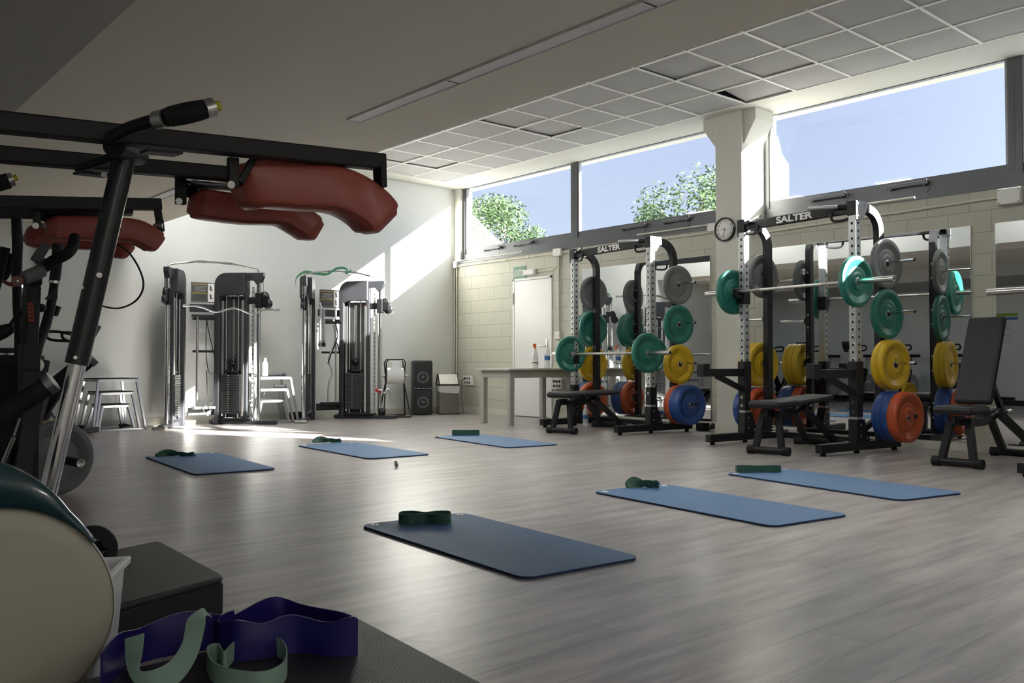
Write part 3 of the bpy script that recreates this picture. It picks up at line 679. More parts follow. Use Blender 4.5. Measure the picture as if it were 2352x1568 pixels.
# ------------------------------------------------------------------ benches
def bench(cx, cy, rz, incl, label):
    t = thing('weight_bench', label, 'weight bench', (cx, cy, 0), rz, 'black adjustable weight benches')
    for x, hw, nm in ((0, .19, 'front_foot'), (1.12, .25, 'rear_foot')):
        f = MB(); f.cyl((x, -hw+.05, .038), (x, hw-.05, .038), .032, n=20); o = f.build(nm, BLK, t)
        for s in (-1, 1): MB().cyl((x, s*(hw-.06), .038), (x, s*hw, .038), .038, n=20).build('end_cap', RUB, o)
    for s in (-1, 1):
        MB().bar((0, s*.12, .05), (.05, s*.065, .37), .05, .05).build('front_leg', BLK, t)
        MB().bar((1.12, s*.15, .05), (.62, s*.045, .385), .05, .055).build('rear_leg', BLK, t)
    a = MB(); a.bar((-.03, 0, .345), (.42, 0, .345), .06, .05); a.bar((.40, 0, .345), (.68, 0, .40), .06, .06); a.bar((.02, 0, .33), (.02, 0, .39), .16, .03)
    a.prism([(.22, .30), (.42, .30), (.70, .37), (.70, .43), (.34, .39)], .04, RX(PI/2)); sp = a.build('spine', BLK, t)
    text('lettering', 'SALTER', .032, mat('grey_letters', (.35, .35, .36), .5), sp, T(.56, -.034, .395) @ RY(R(-11)) @ RX(PI/2) @ Matrix.Diagonal((1.35, 1, 1, 1)), .0005, .0005)
    k = MB(); k.tube([(.10, -.02, .30), (.10, -.02, .24)], .012); k.mi = 1
    for zz in (.24, .215, .19): k.lathe([(.0001, 0), (.032, .002), (.034, .008), (.0001, .011)], T(.10, -.02, zz), 16)
    k.build('adjuster', [BLK, SATIN], t)
    MB().cyl((1.1, -.3, .05), (1.1, -.22, .05), .012).build('pull_pin', SATIN, t); MB().cyl((.72, -.05, .40), (.80, -.05, .405), .016).build('pull_pin', SATIN, t)
    p = MB(); p.box((.07, 0, .435), (.34, .30, .065), None, .028); p.build('seat', VINYL, t)
    p = MB(); Mi = T(.27, 0, .435) @ RY(-R(incl)); p.M = Mi; p.box((.44 if incl < 20 else .40, 0, .002 if incl < 20 else .03), (.84 if incl < 20 else .74, .29, .055), None, .025); p.mi = 1; p.box((.34, 0, -.04 if incl < 20 else -.012), (.50, .06, .03), None, .003); p.build('backrest', [VINYL, BLK], t)
    if incl > 20:
        p = MB(); p.bar((.75, 0, .41), (.44, 0, .82), .04, .04); p.build('support_strut', BLK, t)
    return t
bench(6.97, 7.21, R(14), 0, 'flat black bench in the farther rack, left of the pillar')
bench(6.74, 4.40, R(8), 2, 'flat black bench in front of the nearer squat rack')
bench(7.02, 2.93, R(-3), 68, 'black bench with its backrest raised, at the right edge')

# ------------------------------------------------------------------ table and what stands on it
t = thing('table', 'grey wooden table by the exit door', 'table', (7.43, 8.92, 0), R(-2))
for i, (x, y) in enumerate(((.02, .28), (.02, -.28), (1.05, .28), (1.05, -.28))):
    MB().box((x, y, .345), (.068, .068, .69), None, .003).build('leg', TABLE, t)
MB().bx((-.0, -.30, .60), (1.07, -.27, .70)).bx((.0, .27, .60), (1.07, .30, .70)).bx((-.01, -.3, .60), (.02, .3, .70)).bx((1.05, -.3, .60), (1.08, .3, .70)).build('apron', TABLE, t)
MB().bx((-.07, -.36, .70), (1.14, .36, .722), .002).build('tabletop', mat('table_top_grey', (.50, .49, .44), .45), t)
BOT = m_clear('clear_bottle', (.85, .88, .88), .45); BOTW = m_clear('milky_bottle', (.82, .82, .80), .8)
def bottle(loc, h, r, label, spray=False, cap=None, grp=None, lab=LABELB):
    t = thing('spray_bottle' if spray else 'water_bottle', label, 'bottle', loc, 0, grp)
    if spray: prof = [(.0001, .001), (r, .002), (r*1.02, h*.02), (r*1.02, h*.45), (r*.8, h*.60), (r*.36, h*.76), (r*.34, h*.80)]
    else: prof = [(.0001, .001), (r*.9, .002), (r, h*.05), (r*.94, h*.25), (r, h*.30), (r, h*.62), (r*.97, h*.68), (r*.55, h*.84), (r*.36, h*.90), (r*.36, h*.95)]
    MB().lathe(prof, None, 20).build('body', BOTW if spray else BOT, t)
    l = MB(); l.lathe([(r*1.03, h*.17 if spray else h*.36), (r*1.03, h*.30 if spray else h*.54)], None, 20); l.build('label', PAPER if spray else lab, t)
    if spray:
        l = MB(); l.lathe([(r*1.04, h*.20), (r*1.04, h*.24)], None, 20); l.build('label_print', PRINT, t)
        c = MB(); c.cyl((0, 0, h*.78), (0, 0, h*.86), r*.42); c.box((-.008, 0, h*.92), (.05, .018, h*.10), None, .004); c.box((-.028, 0, h*.87), (.008, .012, h*.09), (0, .3, 0), .002); c.build('trigger_head', ORANGE, t)
    else: MB().cyl((0, 0, h*.93), (0, 0, h), r*.42).build('cap', cap or WHITE, t)
    return t
bottle((7.92, 8.70, .722), .335, .042, 'white spray bottle with orange trigger on the table', True)
bottle((8.02, 8.57, .722), .30, .038, 'clear bottle with blue label on the table beside the spray bottle')
bottle((7.98, 7.83, 0), .27, .036, 'clear water bottle on the floor at the left foot of the farther rack')
bottle((8.36, 8.68, .722), .30, .038, 'clear bottle at the back of the table, seen in the mirror')

# ------------------------------------------------------------------ the black clamp by the pillar foot
t = thing('weight_clamp', 'black rubber block with steel knobs lying at the pillar foot', 'floor clamp', (8.55, 6.42, 0), R(-5))
MB().box((0, .05, .045), (.10, .13, .09), None, .008).build('block', RUB, t)
k = MB(); [k.cyl((-.02+.05*i, -.05, .03+.03*(i % 2)), (-.02+.05*i, -.12, .045), .018) for i in range(2)]; k.lathe([(.0001, 0), (.035, .005), (.035, .02), (.0001, .03)], T(0, -.09, .06) @ RX(PI/2), 16); k.build('knobs', BLKS, t)

# ------------------------------------------------------------------ speaker, bin, paper roll stand
t = thing('loudspeaker', 'tall black two-cone loudspeaker by the back wall', 'speaker', (7.90, 11.26, 0), R(-27))
MB().box((0, 0, .415), (.30, .28, .83), None, .03).build('cabinet', mat('speaker_black', (.02, .021, .023), .45), t)
for z in (.22, .60):
    MB().box((0, -.142, z), (.25, .008, .33), None, .003).build('grille', m_perf('speaker_grille', (.03, .03, .032), (.008, .008, .009), 220), t)
    c = MB(); Mz = T(0, -.146, z-.03) @ RX(PI/2); c.lathe([(.090, .0), (.086, .010), (.060, .004), (.058, -.004), (.03, -.006), (.028, .012), (.0001, .016)], Mz, 32); c.build('cone', mat('cone_grey', (.10, .105, .11), .4), t)
k = MB(); k.box((0, -.146, .405), (.29, .012, .035), None, .004); k.mi = 1
for i in range(7): k.box((-.12+i*.04, -.153, .405), (.018, .003, .008))
k.build('control_strip', [BLKS, mat('strip_silver', (.6, .62, .7), .3)], t)
t = thing('waste_bin', 'square steel bin with a slanted lid and plastic liner in the corner', 'bin', (8.27, 11.10, 0), R(-27))
MB().box((0, 0, .215), (.30, .30, .41), None, .006).build('body', mat('bin_steel', (.26, .255, .24), .22, metal=1), t)
MB().box((0, 0, .008), (.305, .305, .016), None, .002).build('base', BLKS, t)
l = MB()
zz = [random.uniform(-.02, .012) for _ in range(24)]; ring = []
Q = rrect(.318, .318, .02, 5)
n = len(Q); vs = [(x*1.0, y*1.0, .45) for x, y in Q] + [(x*1.05, y*1.05, .345+.025*math.sin(i*1.3)) for i, (x, y) in enumerate(Q)]
l._add(vs, [(i, (i+1) % n, n+(i+1) % n, n+i) for i in range(n)], None, True); l.build('liner', m_clear('liner_plastic', (.85, .86, .86), .55), t)
l = MB(); l.prism([(-.155, .44), (.155, .44), (.155, .47), (.02, .615), (-.02, .615), (-.155, .47)], .29, RZ(PI/2) @ RX(PI/2)); l.build('lid', SATIN, t)
for s in (-1, 1):
    k = MB(); k.tube([(s*.15, -.165, .44), (s*.15, -.165, .47), (s*.15, -.022, .622), (s*.15, .022, .622), (s*.15, .165, .47), (s*.15, .165, .44)], .008, n=8); k.build('lid_edge', BLKS, t)
MB().box((0, 0, .453), (.325, .325, .022), None, .004).build('rim', BLKS, t)
t = thing('paper_roll_stand', 'black tube floor stand for the paper roll', 'roll stand', (7.27, 11.05, 0), R(-24))
for s in (-1, 1):
    y = s*.17
    P = [(-.15*s-.14, y, .84), (-.15*s+.14, y, .84)]
    k = MB(); k.tube([(-.20, s*.24, .015), (-.19, s*.22, .05), (-.14, s*.02, .46), (-.13, -s*.0, .50), (-.14, -s*.10, .80), (-.11, -s*.11, .84), (.11, -s*.11, .84), (.14, -s*.10, .80), (.13, -s*.0, .50), (.14, s*.02, .46), (.19, s*.22, .05), (.20, s*.24, .015)], .011, n=10)
    k.tube([(-.20, s*.24, .013), (.20, s*.24, .013)], .011, n=10)
    k.build('frame_loop', BLK, t)
k = MB(); k.cyl((-.20, 0, .60), (.20, 0, .60), .012); k.cyl((-.155, 0, .60), (-.125, 0, .60), .03); k.cyl((.155, 0, .60), (.125, 0, .60), .03); k.build('spindle', SATIN, t)
M = T(7.27, 11.05, .60) @ RZ(R(-24))
t = thing('paper_roll', 'big white paper roll with a loose sheet on the stand', 'paper roll'); t.matrix_basis = M
MB().lathe([(.03, -.12), (.118, -.12), (.118, .12), (.03, .12)], RY(PI/2), 40, False).build('roll', PAPER, t)
k = MB(); vs = []
for z, hw, y in ((.245, .10, -.11), (.21, .07, -.112), (.17, .05, -.114), (.13, .055, -.116), (.09, .10, -.118), (.075, .12, -.122), (.03, .12, -.126)): vs += [(-hw, y, z), (hw, y, z), (hw, y-.003, z), (-hw, y-.003, z)]
fs = []
for i in range(6):
    for q in range(4): fs.append((i*4+q, i*4+(q+1) % 4, i*4+4+(q+1) % 4, i*4+4+q))
fs += [(0, 1, 2, 3), (24, 25, 26, 27)]
k._add(vs, fs); k.build('loose_sheet', mat('bright_paper', (.82, .83, .86), .8), t)

# ------------------------------------------------------------------ plyometric stands (nested three deep)
STEEL = mat('plyo_steel', (.50, .50, .52), .28, metal=1)
def plyo(cx, cy, rz, w0, d0, w1, d1, h, label, grp):
    t = thing('plyo_stand', label, 'plyometric stand', (cx, cy, 0), rz, grp)
    c0 = [(i*w0/2, j*d0/2, .015) for i, j in ((-1, -1), (1, -1), (1, 1), (-1, 1))]; c1 = [(i*w1/2, j*d1/2, h-.02) for i, j in ((-1, -1), (1, -1), (1, 1), (-1, 1))]
    f = MB()
    for k in range(4): f.bar(c0[k], c0[(k+1) % 4], .028, .028)
    f.build('base_frame', STEEL, t)
    for k in range(4): MB().bar(c0[k], c1[k], .028, .028).build('leg', STEEL, t)
    f = MB()
    for k in range(4): f.bar(c1[k], c1[(k+1) % 4], .028, .03)
    f.build('top_frame', STEEL, t)
    MB().box((0, 0, h), (w1+.025, d1+.025, .014), None, .004).build('top_pad', RUB, t)
    return t
for nm, cx, cy, rz in (('left', 3.30, 11.08, R(8)), ('right', 5.33, 11.12, R(-8))):
    g = 'nested steel plyometric stands'
    plyo(cx, cy, rz, .62, .50, .45, .38, .61, 'tallest steel plyometric stand of the %s nest' % nm + (', bottle on top' if nm == 'right' else ' by the back wall'), g)
    plyo(cx, cy-.01, rz, .52, .40, .37, .31, .455, 'middle-height steel stand nested in the %s set' % nm, g)
    plyo(cx, cy-.02, rz, .43, .31, .30, .24, .305, 'lowest steel stand nested in the %s set' % nm, g)
bottle((5.26, 11.10, .62), .235, .035, 'clear water bottle on the tallest right plyometric stand', lab=PAPER)
def attachment(loc, rz, label, L=.2):
    t = thing('cable_attachment', label, 'cable attachment', loc, rz, 'cable attachments on the plyometric stand')
    MB().cyl((-L/2, 0, .02), (L/2, 0, .02), .017).build('grip', RUB, t); k = MB()
    for s in (-1, 1): k.cyl((s*L/2, 0, .02), (s*(L/2+.02), 0, .02), .024)
    k.tube([(s_*L/2, 0, .02) if False else (s_*L/2, .03*abs(s_), .02) for s_ in (-1, -.5, 0, .5, 1)], .005, n=6); k.build('end_rings', BLKS, t)
attachment((5.40, 11.05, .62), R(-40), 'black grip attachment right of the bottle on the tallest right stand'); attachment((5.10, 11.06, .62), R(10), 'thin black attachment left of the bottle on the tallest right stand', .12)
attachment((5.42, 10.98, .465), R(-25), 'small dark attachment on the middle shelf of the right nest', .14)
t = thing('floor_clamp', 'black knobbed clamp on the floor between the right nest and the right cable machine', 'floor clamp', (5.78, 11.22, 0), R(5))
MB().box((0, 0, .06), (.16, .12, .12), None, .01).build('block', RUB, t); k = MB(); k.cyl((.06, -.08, .03), (.13, -.08, .03), .025); k.cyl((.05, -.07, .08), (.10, -.09, .10), .018); k.build('knobs', BLKS, t)
t = thing('floor_clamp', 'small black clamp under the left plyometric stand', 'floor clamp', (3.50, 11.24, 0), R(5))
MB().box((0, 0, .03), (.10, .05, .05), None, .01).cyl((.0, -.03, .05), (.08, -.05, .03), .012).build('block', RUB, t)

# ------------------------------------------------------------------ cable machines
PERF = m_perf('perforated_shroud', (.005, .005, .006), (.07, .07, .075), 160)
HOUS = mat('machine_grey', (.035, .037, .042), .38)
def panel(o_, a, b_, z0, z1, th=.006):
    pass
def cable_machine(cx, cy, rz, which):
    nm = {0: 'left', 1: 'right'}[which]
    lb = 'left dual cable machine with a wavy chrome bar hung across it' if which == 0 else 'right dual cable machine with a rope and a green band over its top bar'
    t = thing('cable_machine', lb, 'cable machine', (cx, cy, 0), rz, 'cable machines on the back wall'); H = 1.98
    for s in (-1, 1):
        front = Vector((s*.575, -.22, 0)); back = Vector((.17 if s > 0 else -.31, .20, 0)); u = (front-back).normalized(); L = (front-back).length
        n = Vector((-u.y, u.x, 0))
        M = Matrix(((u.x, n.x, 0, back.x), (u.y, n.y, 0, back.y), (0, 0, 1, 0), (0, 0, 0, 1)))
        o = -1 if s > 0 else 1     # n side facing the viewer
        # local: x from back (0) to front (L), y sideways, z up
        def P(): return MB(M)
        P().box((L/2+.08, 0, .028), (L+.34, .07, .05), None, .008).build('base_foot', HOUS, t)
        if s > 0: P().box((L*.42, 0, .065), (L*.9, .16, .02), None, .004).build('base_plate', BLK, t)
        P().box((L+.26, 0, .02), (.09, .16, .035), None, .01).build('front_foot', SATIN, t) if s < 0 else None
        P().box((.03, 0, H/2), (.07, .12, H-.25), None, .01).build('rear_post', HOUS, t)
        P().box((L*.70, 0, H/2-.02), (.05, .07, H-.12), None, .006).build('inner_post', HOUS, t)
        # rounded shroud
        r = .15; poly = [(0, 0), (0, H-r-.02)] + [(r-r*math.cos(a), H-.02-r+r*math.sin(a)) for a in [PI/2*i/8 for i in range(1, 9)]] + [(L*.72, H-.02), (L*.72, H-.30)] + [(L*.72-(L*.72-.07)*i/6, H-.30-.012*(i % 2)) for i in range(1, 6)] + [(.07, H-.33), (.07, 0)]
        P().prism(poly, .17, RX(PI/2), .012).build('shroud', HOUS, t)
        P().box((L*.36, -o*.05, H*.44), (L*.55, .006, H*.80), None).build('back_screen', PERF, t)
        g = P()
        for xx in (.13, .30): g.cyl((xx, 0, .08), (xx, 0, H-.3), .011, n=12)
        g.build('guide_rods', CHROME, t)
        g = P(); g.box((.095, .03*o, .85), (.03, .02, 1.5), None, .004); g.box((L*.64, .03*o, .85), (.03, .02, 1.5), None, .004); g.box((.215, -o*.03, 1.2), (.035, .012, .85), None, .003); g.build('trim_strips', mat('bright_alu', (.9, .9, .88), .3, metal=1), t)
        k = P(); k.mi = 0
        for i in range(17): k.box((.215, 0, .15+i*.030), (.27, .11, .0265), None, .003)
        k.mi = 1
        for i in range(17): k.box((.19, o*.057, .15+i*.030), (.008, .003, .010))
        k.mi = 2; k.cyl((.215, 0, .65), (.215, 0, .74), .022); k.box((.215, 0, .68), (.20, .06, .03), None, .004)
        k.build('weight_stack', [mat('stack_black', (.03, .03, .032), .4), PAPER, BLKS], t)
        k = P(); k.lathe([(.0001, -.014), (.05, -.014), (.045, 0), (.05, .014), (.0001, .014)], T(.215, 0, .81) @ RX(PI/2), 24); k.build('travelling_pulley', BLKS, t)
        k = P(); k.cyl((L, 0, .05), (L, 0, H-.10), .0255, n=24); k.build('chrome_column', CHROME, t)
        k = P(); k.box((L*.86, 0, H/2-.06), (.03, .02, H-.30), None, .003); k.mi = 1
        for i in range(26): k.cyl((L*.86, -.0105, .22+i*.062), (L*.86, .0115, .22+i*.062), .008, n=8)
        k.build('selector_rail', [SILV, DARKH], t)
        k = P(); k.prism([(L*.60, H-.02), (L+.07, H-.02), (L+.07, H-.07), (L+.03, H-.15), (L-.03, H-.17), (L-.07, H-.12), (L*.60, H-.12)], .07, RX(PI/2), .008); k.build('top_pulley_housing', HOUS, t)
        zc = 1.60
        k = P(); k.box((L, 0, zc), (.085, .085, .20), None, .01); k.box((L*.82, 0, zc+.0), (.14, .05, .09), None, .01); k.build('carriage', BLK, t)
        k = P(); k.prism([(L*.62, zc-.02), (L*.62, zc+.02), (L*.80, zc+.045), (L*.84, zc), (L*.80, zc-.03)], .03, RX(PI/2), .006); k.build('release_handle', ORANGE if False else mat('red_lever', (.50, .05, .03), .35), t)
        k = P()
        for dx, dz in ((.07, .05), (.115, -.045)): k.lathe([(.0001, -.02), (.062, -.02), (.066, 0), (.062, .02), (.0001, .02)], T(L+dx, 0, zc+dz) @ RX(PI/2), 24)
        k.box((L+.09, 0, zc), (.09, .05, .12), None, .01); k.build('swivel_pulley', BLKS, t)
        k = P(); k.cyl((L+.055, 0, H-.06), (L+.055, 0, zc+.08), .003, n=6); k.cyl((L-.03, .0, .10), (L-.03, 0, H-.12), .003, n=6); k.cyl((.215, 0, .80), (.215, 0, H-.3), .0035, n=6)
        k.build('steel_cable', BLKS, t)
        k = P(); k.cyl((L+.17, 0, zc-.03), (L+.17, 0, zc-.075), .006, n=8); k.tube(arc((L+.17, 0, zc-.105), .024, 0, 2*PI, 12, (1, 0, 0), (0, 0, 1))[:-1], .0045, n=6, closed=True); k.build('snap_hook', CHROME, t)
    k = MB(); k.box((0, .20, 1.50), (.36, .05, .10), None, .006); k.build('middle_crossbeam', HOUS, t)
    k = MB(); k.box((0, .20, .17), (.40, .05, .10), None, .006); k.build('lower_crossbeam', HOUS, t)
    k = MB(); k.box((0, .16, 1.70), (.36, .012, .26), None, .003); bd = k.build('instruction_board', mat('board_grey', (.13, .13, .135), .45), t)
    k = MB(); k.mi = 0; k.box((.10, .152, 1.70), (.13, .003, .235)); k.mi = 1
    for i in range(2):
        for j in range(2):
            cx_, cz_ = .068+.064*i, 1.755-.11*j
            k.box((cx_, .149, cz_), (.02, .002, .05)); k.box((cx_+.012, .149, cz_-.02), (.025, .002, .012)); k.box((cx_-.008, .149, cz_+.03), (.018, .002, .012))
    k.mi = 2; k.box((-.07, .151, 1.745), (.19, .003, .10)); k.box((-.07, .151, 1.64), (.19, .003, .085))
    k.mi = 3; k.box((-.07, .1505, 1.690), (.19, .003, .008)); k.box((-.07, .1505, 1.80), (.19, .003, .006))
    k.mi = 0
    for i in range(5): k.box((-.07, .148, 1.775-.016*i), (.16-.02*(i % 3), .002, .0025))
    k.build('printing', [PAPER, PRINT, mat('board_dark', (.06, .062, .066), .5), YEL], bd)
    k = MB(); a = Vector((-.575, -.22, H-.01)); c = Vector((.575, -.22, H-.01))
    k.tube([a, a+Vector((.03, .0, .03)), Vector((-.25, -.20, H+.07)), Vector((-.20, -.20, H+.078)), Vector((.20, -.20, H+.078)), Vector((.25, -.20, H+.07)), c+Vector((-.03, 0, .03)), c], .0125, n=14)
    for s in (-1, 1): k.cyl((s*.22, -.20, H+.076), (s*.10, -.20, H+.078), .0165, n=14)
    k.build('pull_up_bar', CHROME, t)
    k = MB(); k.box((0, .22, 1.4), (.30, .03, .03)); k.build('rear_tie', HOUS, t)
    # white badge on the outer side of the shroud
    k = MB(); bm_ = Vector((.20, .24, 0))
    k.lathe([(.018, 0), (.024, .001), (.030, 0)], T(.32, .19, 1.84) @ RZ(R(45)) @ RX(-PI/2) @ T(0, 0, .04) , 24); k.build('round_emblem', PAPER, t)
    return t
CM0 = (4.50, 11.12, R(-4)); CM1 = (6.31, 11.08, R(-4))
cable_machine(*CM0, 0); cable_machine(*CM1, 1)
def inm(c, *p): return T(c[0], c[1], 0) @ RZ(c[2]) @ Vector(p)
# long wavy bar on the left machine
P = [(-.43, -.36, 1.49), (-.22, -.37, 1.48), (-.04, -.38, 1.42), (.14, -.39, 1.47), (.24, -.39, 1.47), (.42, -.40, 1.41), (.56, -.41, 1.47), (.76, -.42, 1.475)]
o = MB().tube(smooth_path([inm(CM0, *p) for p in P], 3), .0125, n=12); [o.cyl(inm(CM0, *a), inm(CM0, *b_), .018) for a, b_ in (((-.44, -.36, 1.49), (-.37, -.36, 1.488)), ((.70, -.42, 1.474), (.77, -.42, 1.476)))]
tag(o.build('curl_bar', CHROME), 'long wavy chrome bar hanging across the left cable machine', 'curl bar')
# rope, strap and bars kept between the towers
def stand_bar(c, pts, r, label, m=SATIN, nm='training_bar'):
    o = MB().tube(smooth_path([inm(c, *p) for p in pts], 3), r, n=10).build(nm, m); tag(o, label, 'training bar')
k = MB()
for s in (-1, 1):
    pts = [inm(CM1, -.40+s*.025*math.sin(min(1, q/8)*PI*.6), -.40, 1.52-.46*q/10) for q in range(11)]
    k.tube(pts, .017, n=8)
    for i in range(34):
        a = i*.9; z = 1.50-.42*i/34; c_ = inm(CM1, -.40+s*.02, -.40, z); 
    k.mi = 1; k.cyl(pts[-1], pts[-1]-Vector((0, 0, .05)), .028); k.mi = 0
for i in range(30):
    z = 1.50-.42*i/30
    k.mi = 2
    for s in (-1, 1): k.bar(inm(CM1, -.40+s*.022-.017, -.418, z), inm(CM1, -.40+s*.022+.017, -.418, z+.012), .005, .005, 0)
k.mi = 2; k.cyl(inm(CM1, -.40, -.40, 1.52), inm(CM1, -.42, -.38, 1.60), .008)
tag(k.build('triceps_rope', [mat('rope_dark', (.07, .07, .075), .8), RUB, mat('rope_white', (.6, .6, .6), .8)]), 'black and white twisted rope hanging on the right cable machine', 'rope')
for c, nm in ((CM0, 'left'), (CM1, 'right')):
    t = thing('bar_holder', 'black accessory holder between the towers of the %s cable machine' % nm, 'accessory holder'); t.matrix_basis = T(c[0], c[1], 0) @ RZ(c[2])
    MB().box((-.03, .10, .22), (.28, .12, .04), None, .004).box((-.03, .10, 1.36), (.26, .12, .035), None, .004).box((-.03, .10, .94), (.28, .03, .03), None, .004).build('shelf', BLK, t)
stand_bar(CM0, [(-.13, .05, .33), (-.13, .05, 1.38)], .015, 'straight chrome bar standing in the left cable machine')
stand_bar(CM1, [(.02, .05, .25), (.02, .05, 1.33)], .013, 'straight bar standing in the right cable machine')
stand_bar(CM1, [(-.11, .02, .25), (-.10, .02, .5), (-.05, .02, .65), (-.10, .02, .82), (-.05, .02, 1.0), (.0, .02, 1.15), (-.03, .02, 1.33)], .013, 'wavy bar standing in the right cable machine')
k = MB(); k.ribbon(smooth_path([inm(CM0, *p) for p in ((-.02, .02, 1.36), (.0, .0, 1.2), (.06, .0, .95), (.10, 0, .75), (.06, 0, .66), (.0, 0, .70), (-.03, .0, .95), (-.02, .02, 1.36))], 4), (0.004, .03, 0), .003); k.mi = 1
k.tube([inm(CM0, *p) for p in ((-.03, 0, .27), (-.06, 0, .19), (-.01, 0, .12), (.05, 0, .19), (.03, 0, .27))], .004, n=6); k.mi = 0; k.ribbon([inm(CM0, 0, .01, .27), inm(CM0, -.02, .01, .70)], (0.004, .03, 0), .003)
tag(k.build('ankle_strap', [RUB, CHROME]), 'black hanging strap inside the left cable machine', 'strap')
k = MB(); k.ribbon(smooth_path([inm(CM1, *p) for p in ((-.02, -.02, 1.36), (.02, -.03, 1.2), (-.02, -.03, 1.05), (-.08, -.03, .92), (-.13, -.03, .78))], 4), (0.004, .035, 0), .004); k.ribbon(smooth_path([inm(CM1, *p) for p in ((-.0, -.02, 1.1), (.03, -.03, 1.0), (.05, -.03, .86), (.05, -.03, .74))], 4), (0.004, .03, 0), .004)
tag(k.build('ankle_strap', RUB), 'black tangled strap hanging inside the right cable machine', 'strap')
k = MB(); k.ribbon(smooth_path([inm(CM1, *p) for p in ((-.70, -.20, 1.80), (-.68, -.21, 1.92), (-.57, -.23, 2.0), (-.42, -.22, 1.99), (-.25, -.23, 1.99), (-.12, -.23, 2.07), (0, -.22, 2.09), (.06, -.23, 2.06), (.02, -.24, 2.02), (.10, -.23, 2.05), (.12, -.22, 2.07))], 5), (0, .003, .035), .003)
tag(k.build('resistance_band', mat('light_green_band', (.05, .22, .11), .5)), 'long green band draped over the bar of the right cable machine', 'resistance band')
k = MB(); k.lathe([(.0001, 0), (.05, 0), (.05, .10), (.0001, .10)], T(*inm(CM1, .60, -.24, .05)) , 18); k.mi = 1; k.tube(smooth_path([inm(CM1, *p) for p in ((.50, -.27, .42), (.56, -.30, .40), (.60, -.3, .36), (.66, -.3, .42), (.70, -.3, .35), (.68, -.3, .22))], 4), .012); k.mi = 2; k.box(inm(CM1, .52, -.27, .40), (.09, .03, .05), (0, .4, 0), .01)
tag(k.build('handle_grips', [BLKS, CHROME, mat('red_grip', (.5, .03, .05), .4)]), 'tangle of grips with a red one low on the right cable machine', 'grip handles')

# ------------------------------------------------------------------ exercise bikes
def bike(cx, cy, rz, label):
    t = thing('exercise_bike', label, 'exercise bike', (cx, cy, 0), rz, 'exercise bikes')
    MB().box((-.45, 0, .05), (.08, .50, .06), None, .01).build('rear_stabiliser', BLK, t)
    MB().box((.50, 0, .05), (.08, .55, .06), None, .01).build('front_stabiliser', BLK, t)
    k = MB(); k.bar((-.45, 0, .07), (.50, 0, .09), .07, .05); k.bar((.02, 0, .12), (-.28, 0, .66), .07, .09); k.bar((.0, 0, .15), (.42, 0, .82), .07, .09); k.build('frame', BLK, t)
    k = MB(); k.bar((-.26, 0, .60), (-.36, 0, .90), .035, .045); k.build('seat_post', SATIN, t)
    k = MB(); k.prism([(-.16, -.10), (-.14, -.125), (-.05, -.09), (.14, -.025), (.15, 0), (.14, .025), (-.05, .09), (-.14, .125), (-.16, .10)], .055, T(-.36, 0, .93), .012); k.build('seat', VINYL, t)
    k = MB(); k.bar((.40, 0, .78), (.52, 0, 1.02), .04, .05); k.build('handlebar_post', SATIN, t)
    k = MB()
    for s in (-1, 1): k.tube(smooth_path([(.50, 0, 1.01), (.44, s*.10, 1.02), (.36, s*.17, 1.03), (.22, s*.19, 1.04), (.16, s*.19, 1.08), (.18, s*.17, 1.13), (.32, s*.13, 1.12), (.50, s*.05, 1.06)], 4), .015, n=10)
    k.build('handlebar', RUB, t)
    k = MB(); k.box((.56, 0, 1.13), (.04, .26, .18), (0, R(28), 0), .02); k.mi = 1; k.box((.538, 0, 1.135), (.004, .18, .11), (0, R(28), 0)); k.build('console', [BLKS, HOUS], t)
    k = MB(); k.lathe([(.0001, -.02), (.20, -.02), (.23, -.03), (.24, 0), (.23, .03), (.20, .02), (.0001, .02)], T(-.40, .0, .33) @ RX(PI/2), 40); k.build('flywheel', SATIN, t)
    k = MB(); k.prism([(.05, .12), (.12, .25), (-.34, .42), (-.52, .40), (-.45, .24)], .07, RX(PI/2) @ T(0, 0, -.06), .02); k.build('belt_guard', HOUS, t)
    for s in (-1, 1):
        k = MB(); k.bar((.06, s*.08, .28), (.06+s*.11, s*.09, .28-s*.13), .015, .03); k.box((.06+s*.11, s*.15, .28-s*.13), (.10, .09, .02), None, .004); k.build('pedal', SATIN, t)
    k = MB(); k.tube([(.38, 0, .84), (.34, 0, .80), (.30, .0, .82)], .008, n=8); k.lathe([(.0001, 0), (.022, .0), (.022, .03), (.0001, .03)], T(.36, 0, .70) @ RY(-PI/2), 14); k.build('adjuster_knob', BLKS, t)
    return t
bpos = at(88, 985, 9.7)
b0 = bike(bpos.x, bpos.y, R(-38), 'spin bike behind the near machine, its grey console showing')
for i, (x, y, a, lb) in enumerate(((-.35, 10.8, R(5), 'spin bike against the left wall, seen in the mirror, farthest one'), (-.38, 9.9, R(8), 'spin bike by the left wall, seen in the mirror beside yellow plates'),
                                   (-.36, 9.0, R(-6), 'spin bike by the left wall, seen in the mirror between the rack uprights'), (-.36, 8.1, R(-5), 'spin bike by the left wall, mirrored left of the raised bench'), (-.36, 7.2, R(-8), 'spin bike by the left wall, mirrored just behind the raised bench'))):
    c = copy_tree(b0); c.location = (x, y, 0); c.rotation_euler = (0, 0, a); c['label'] = lb

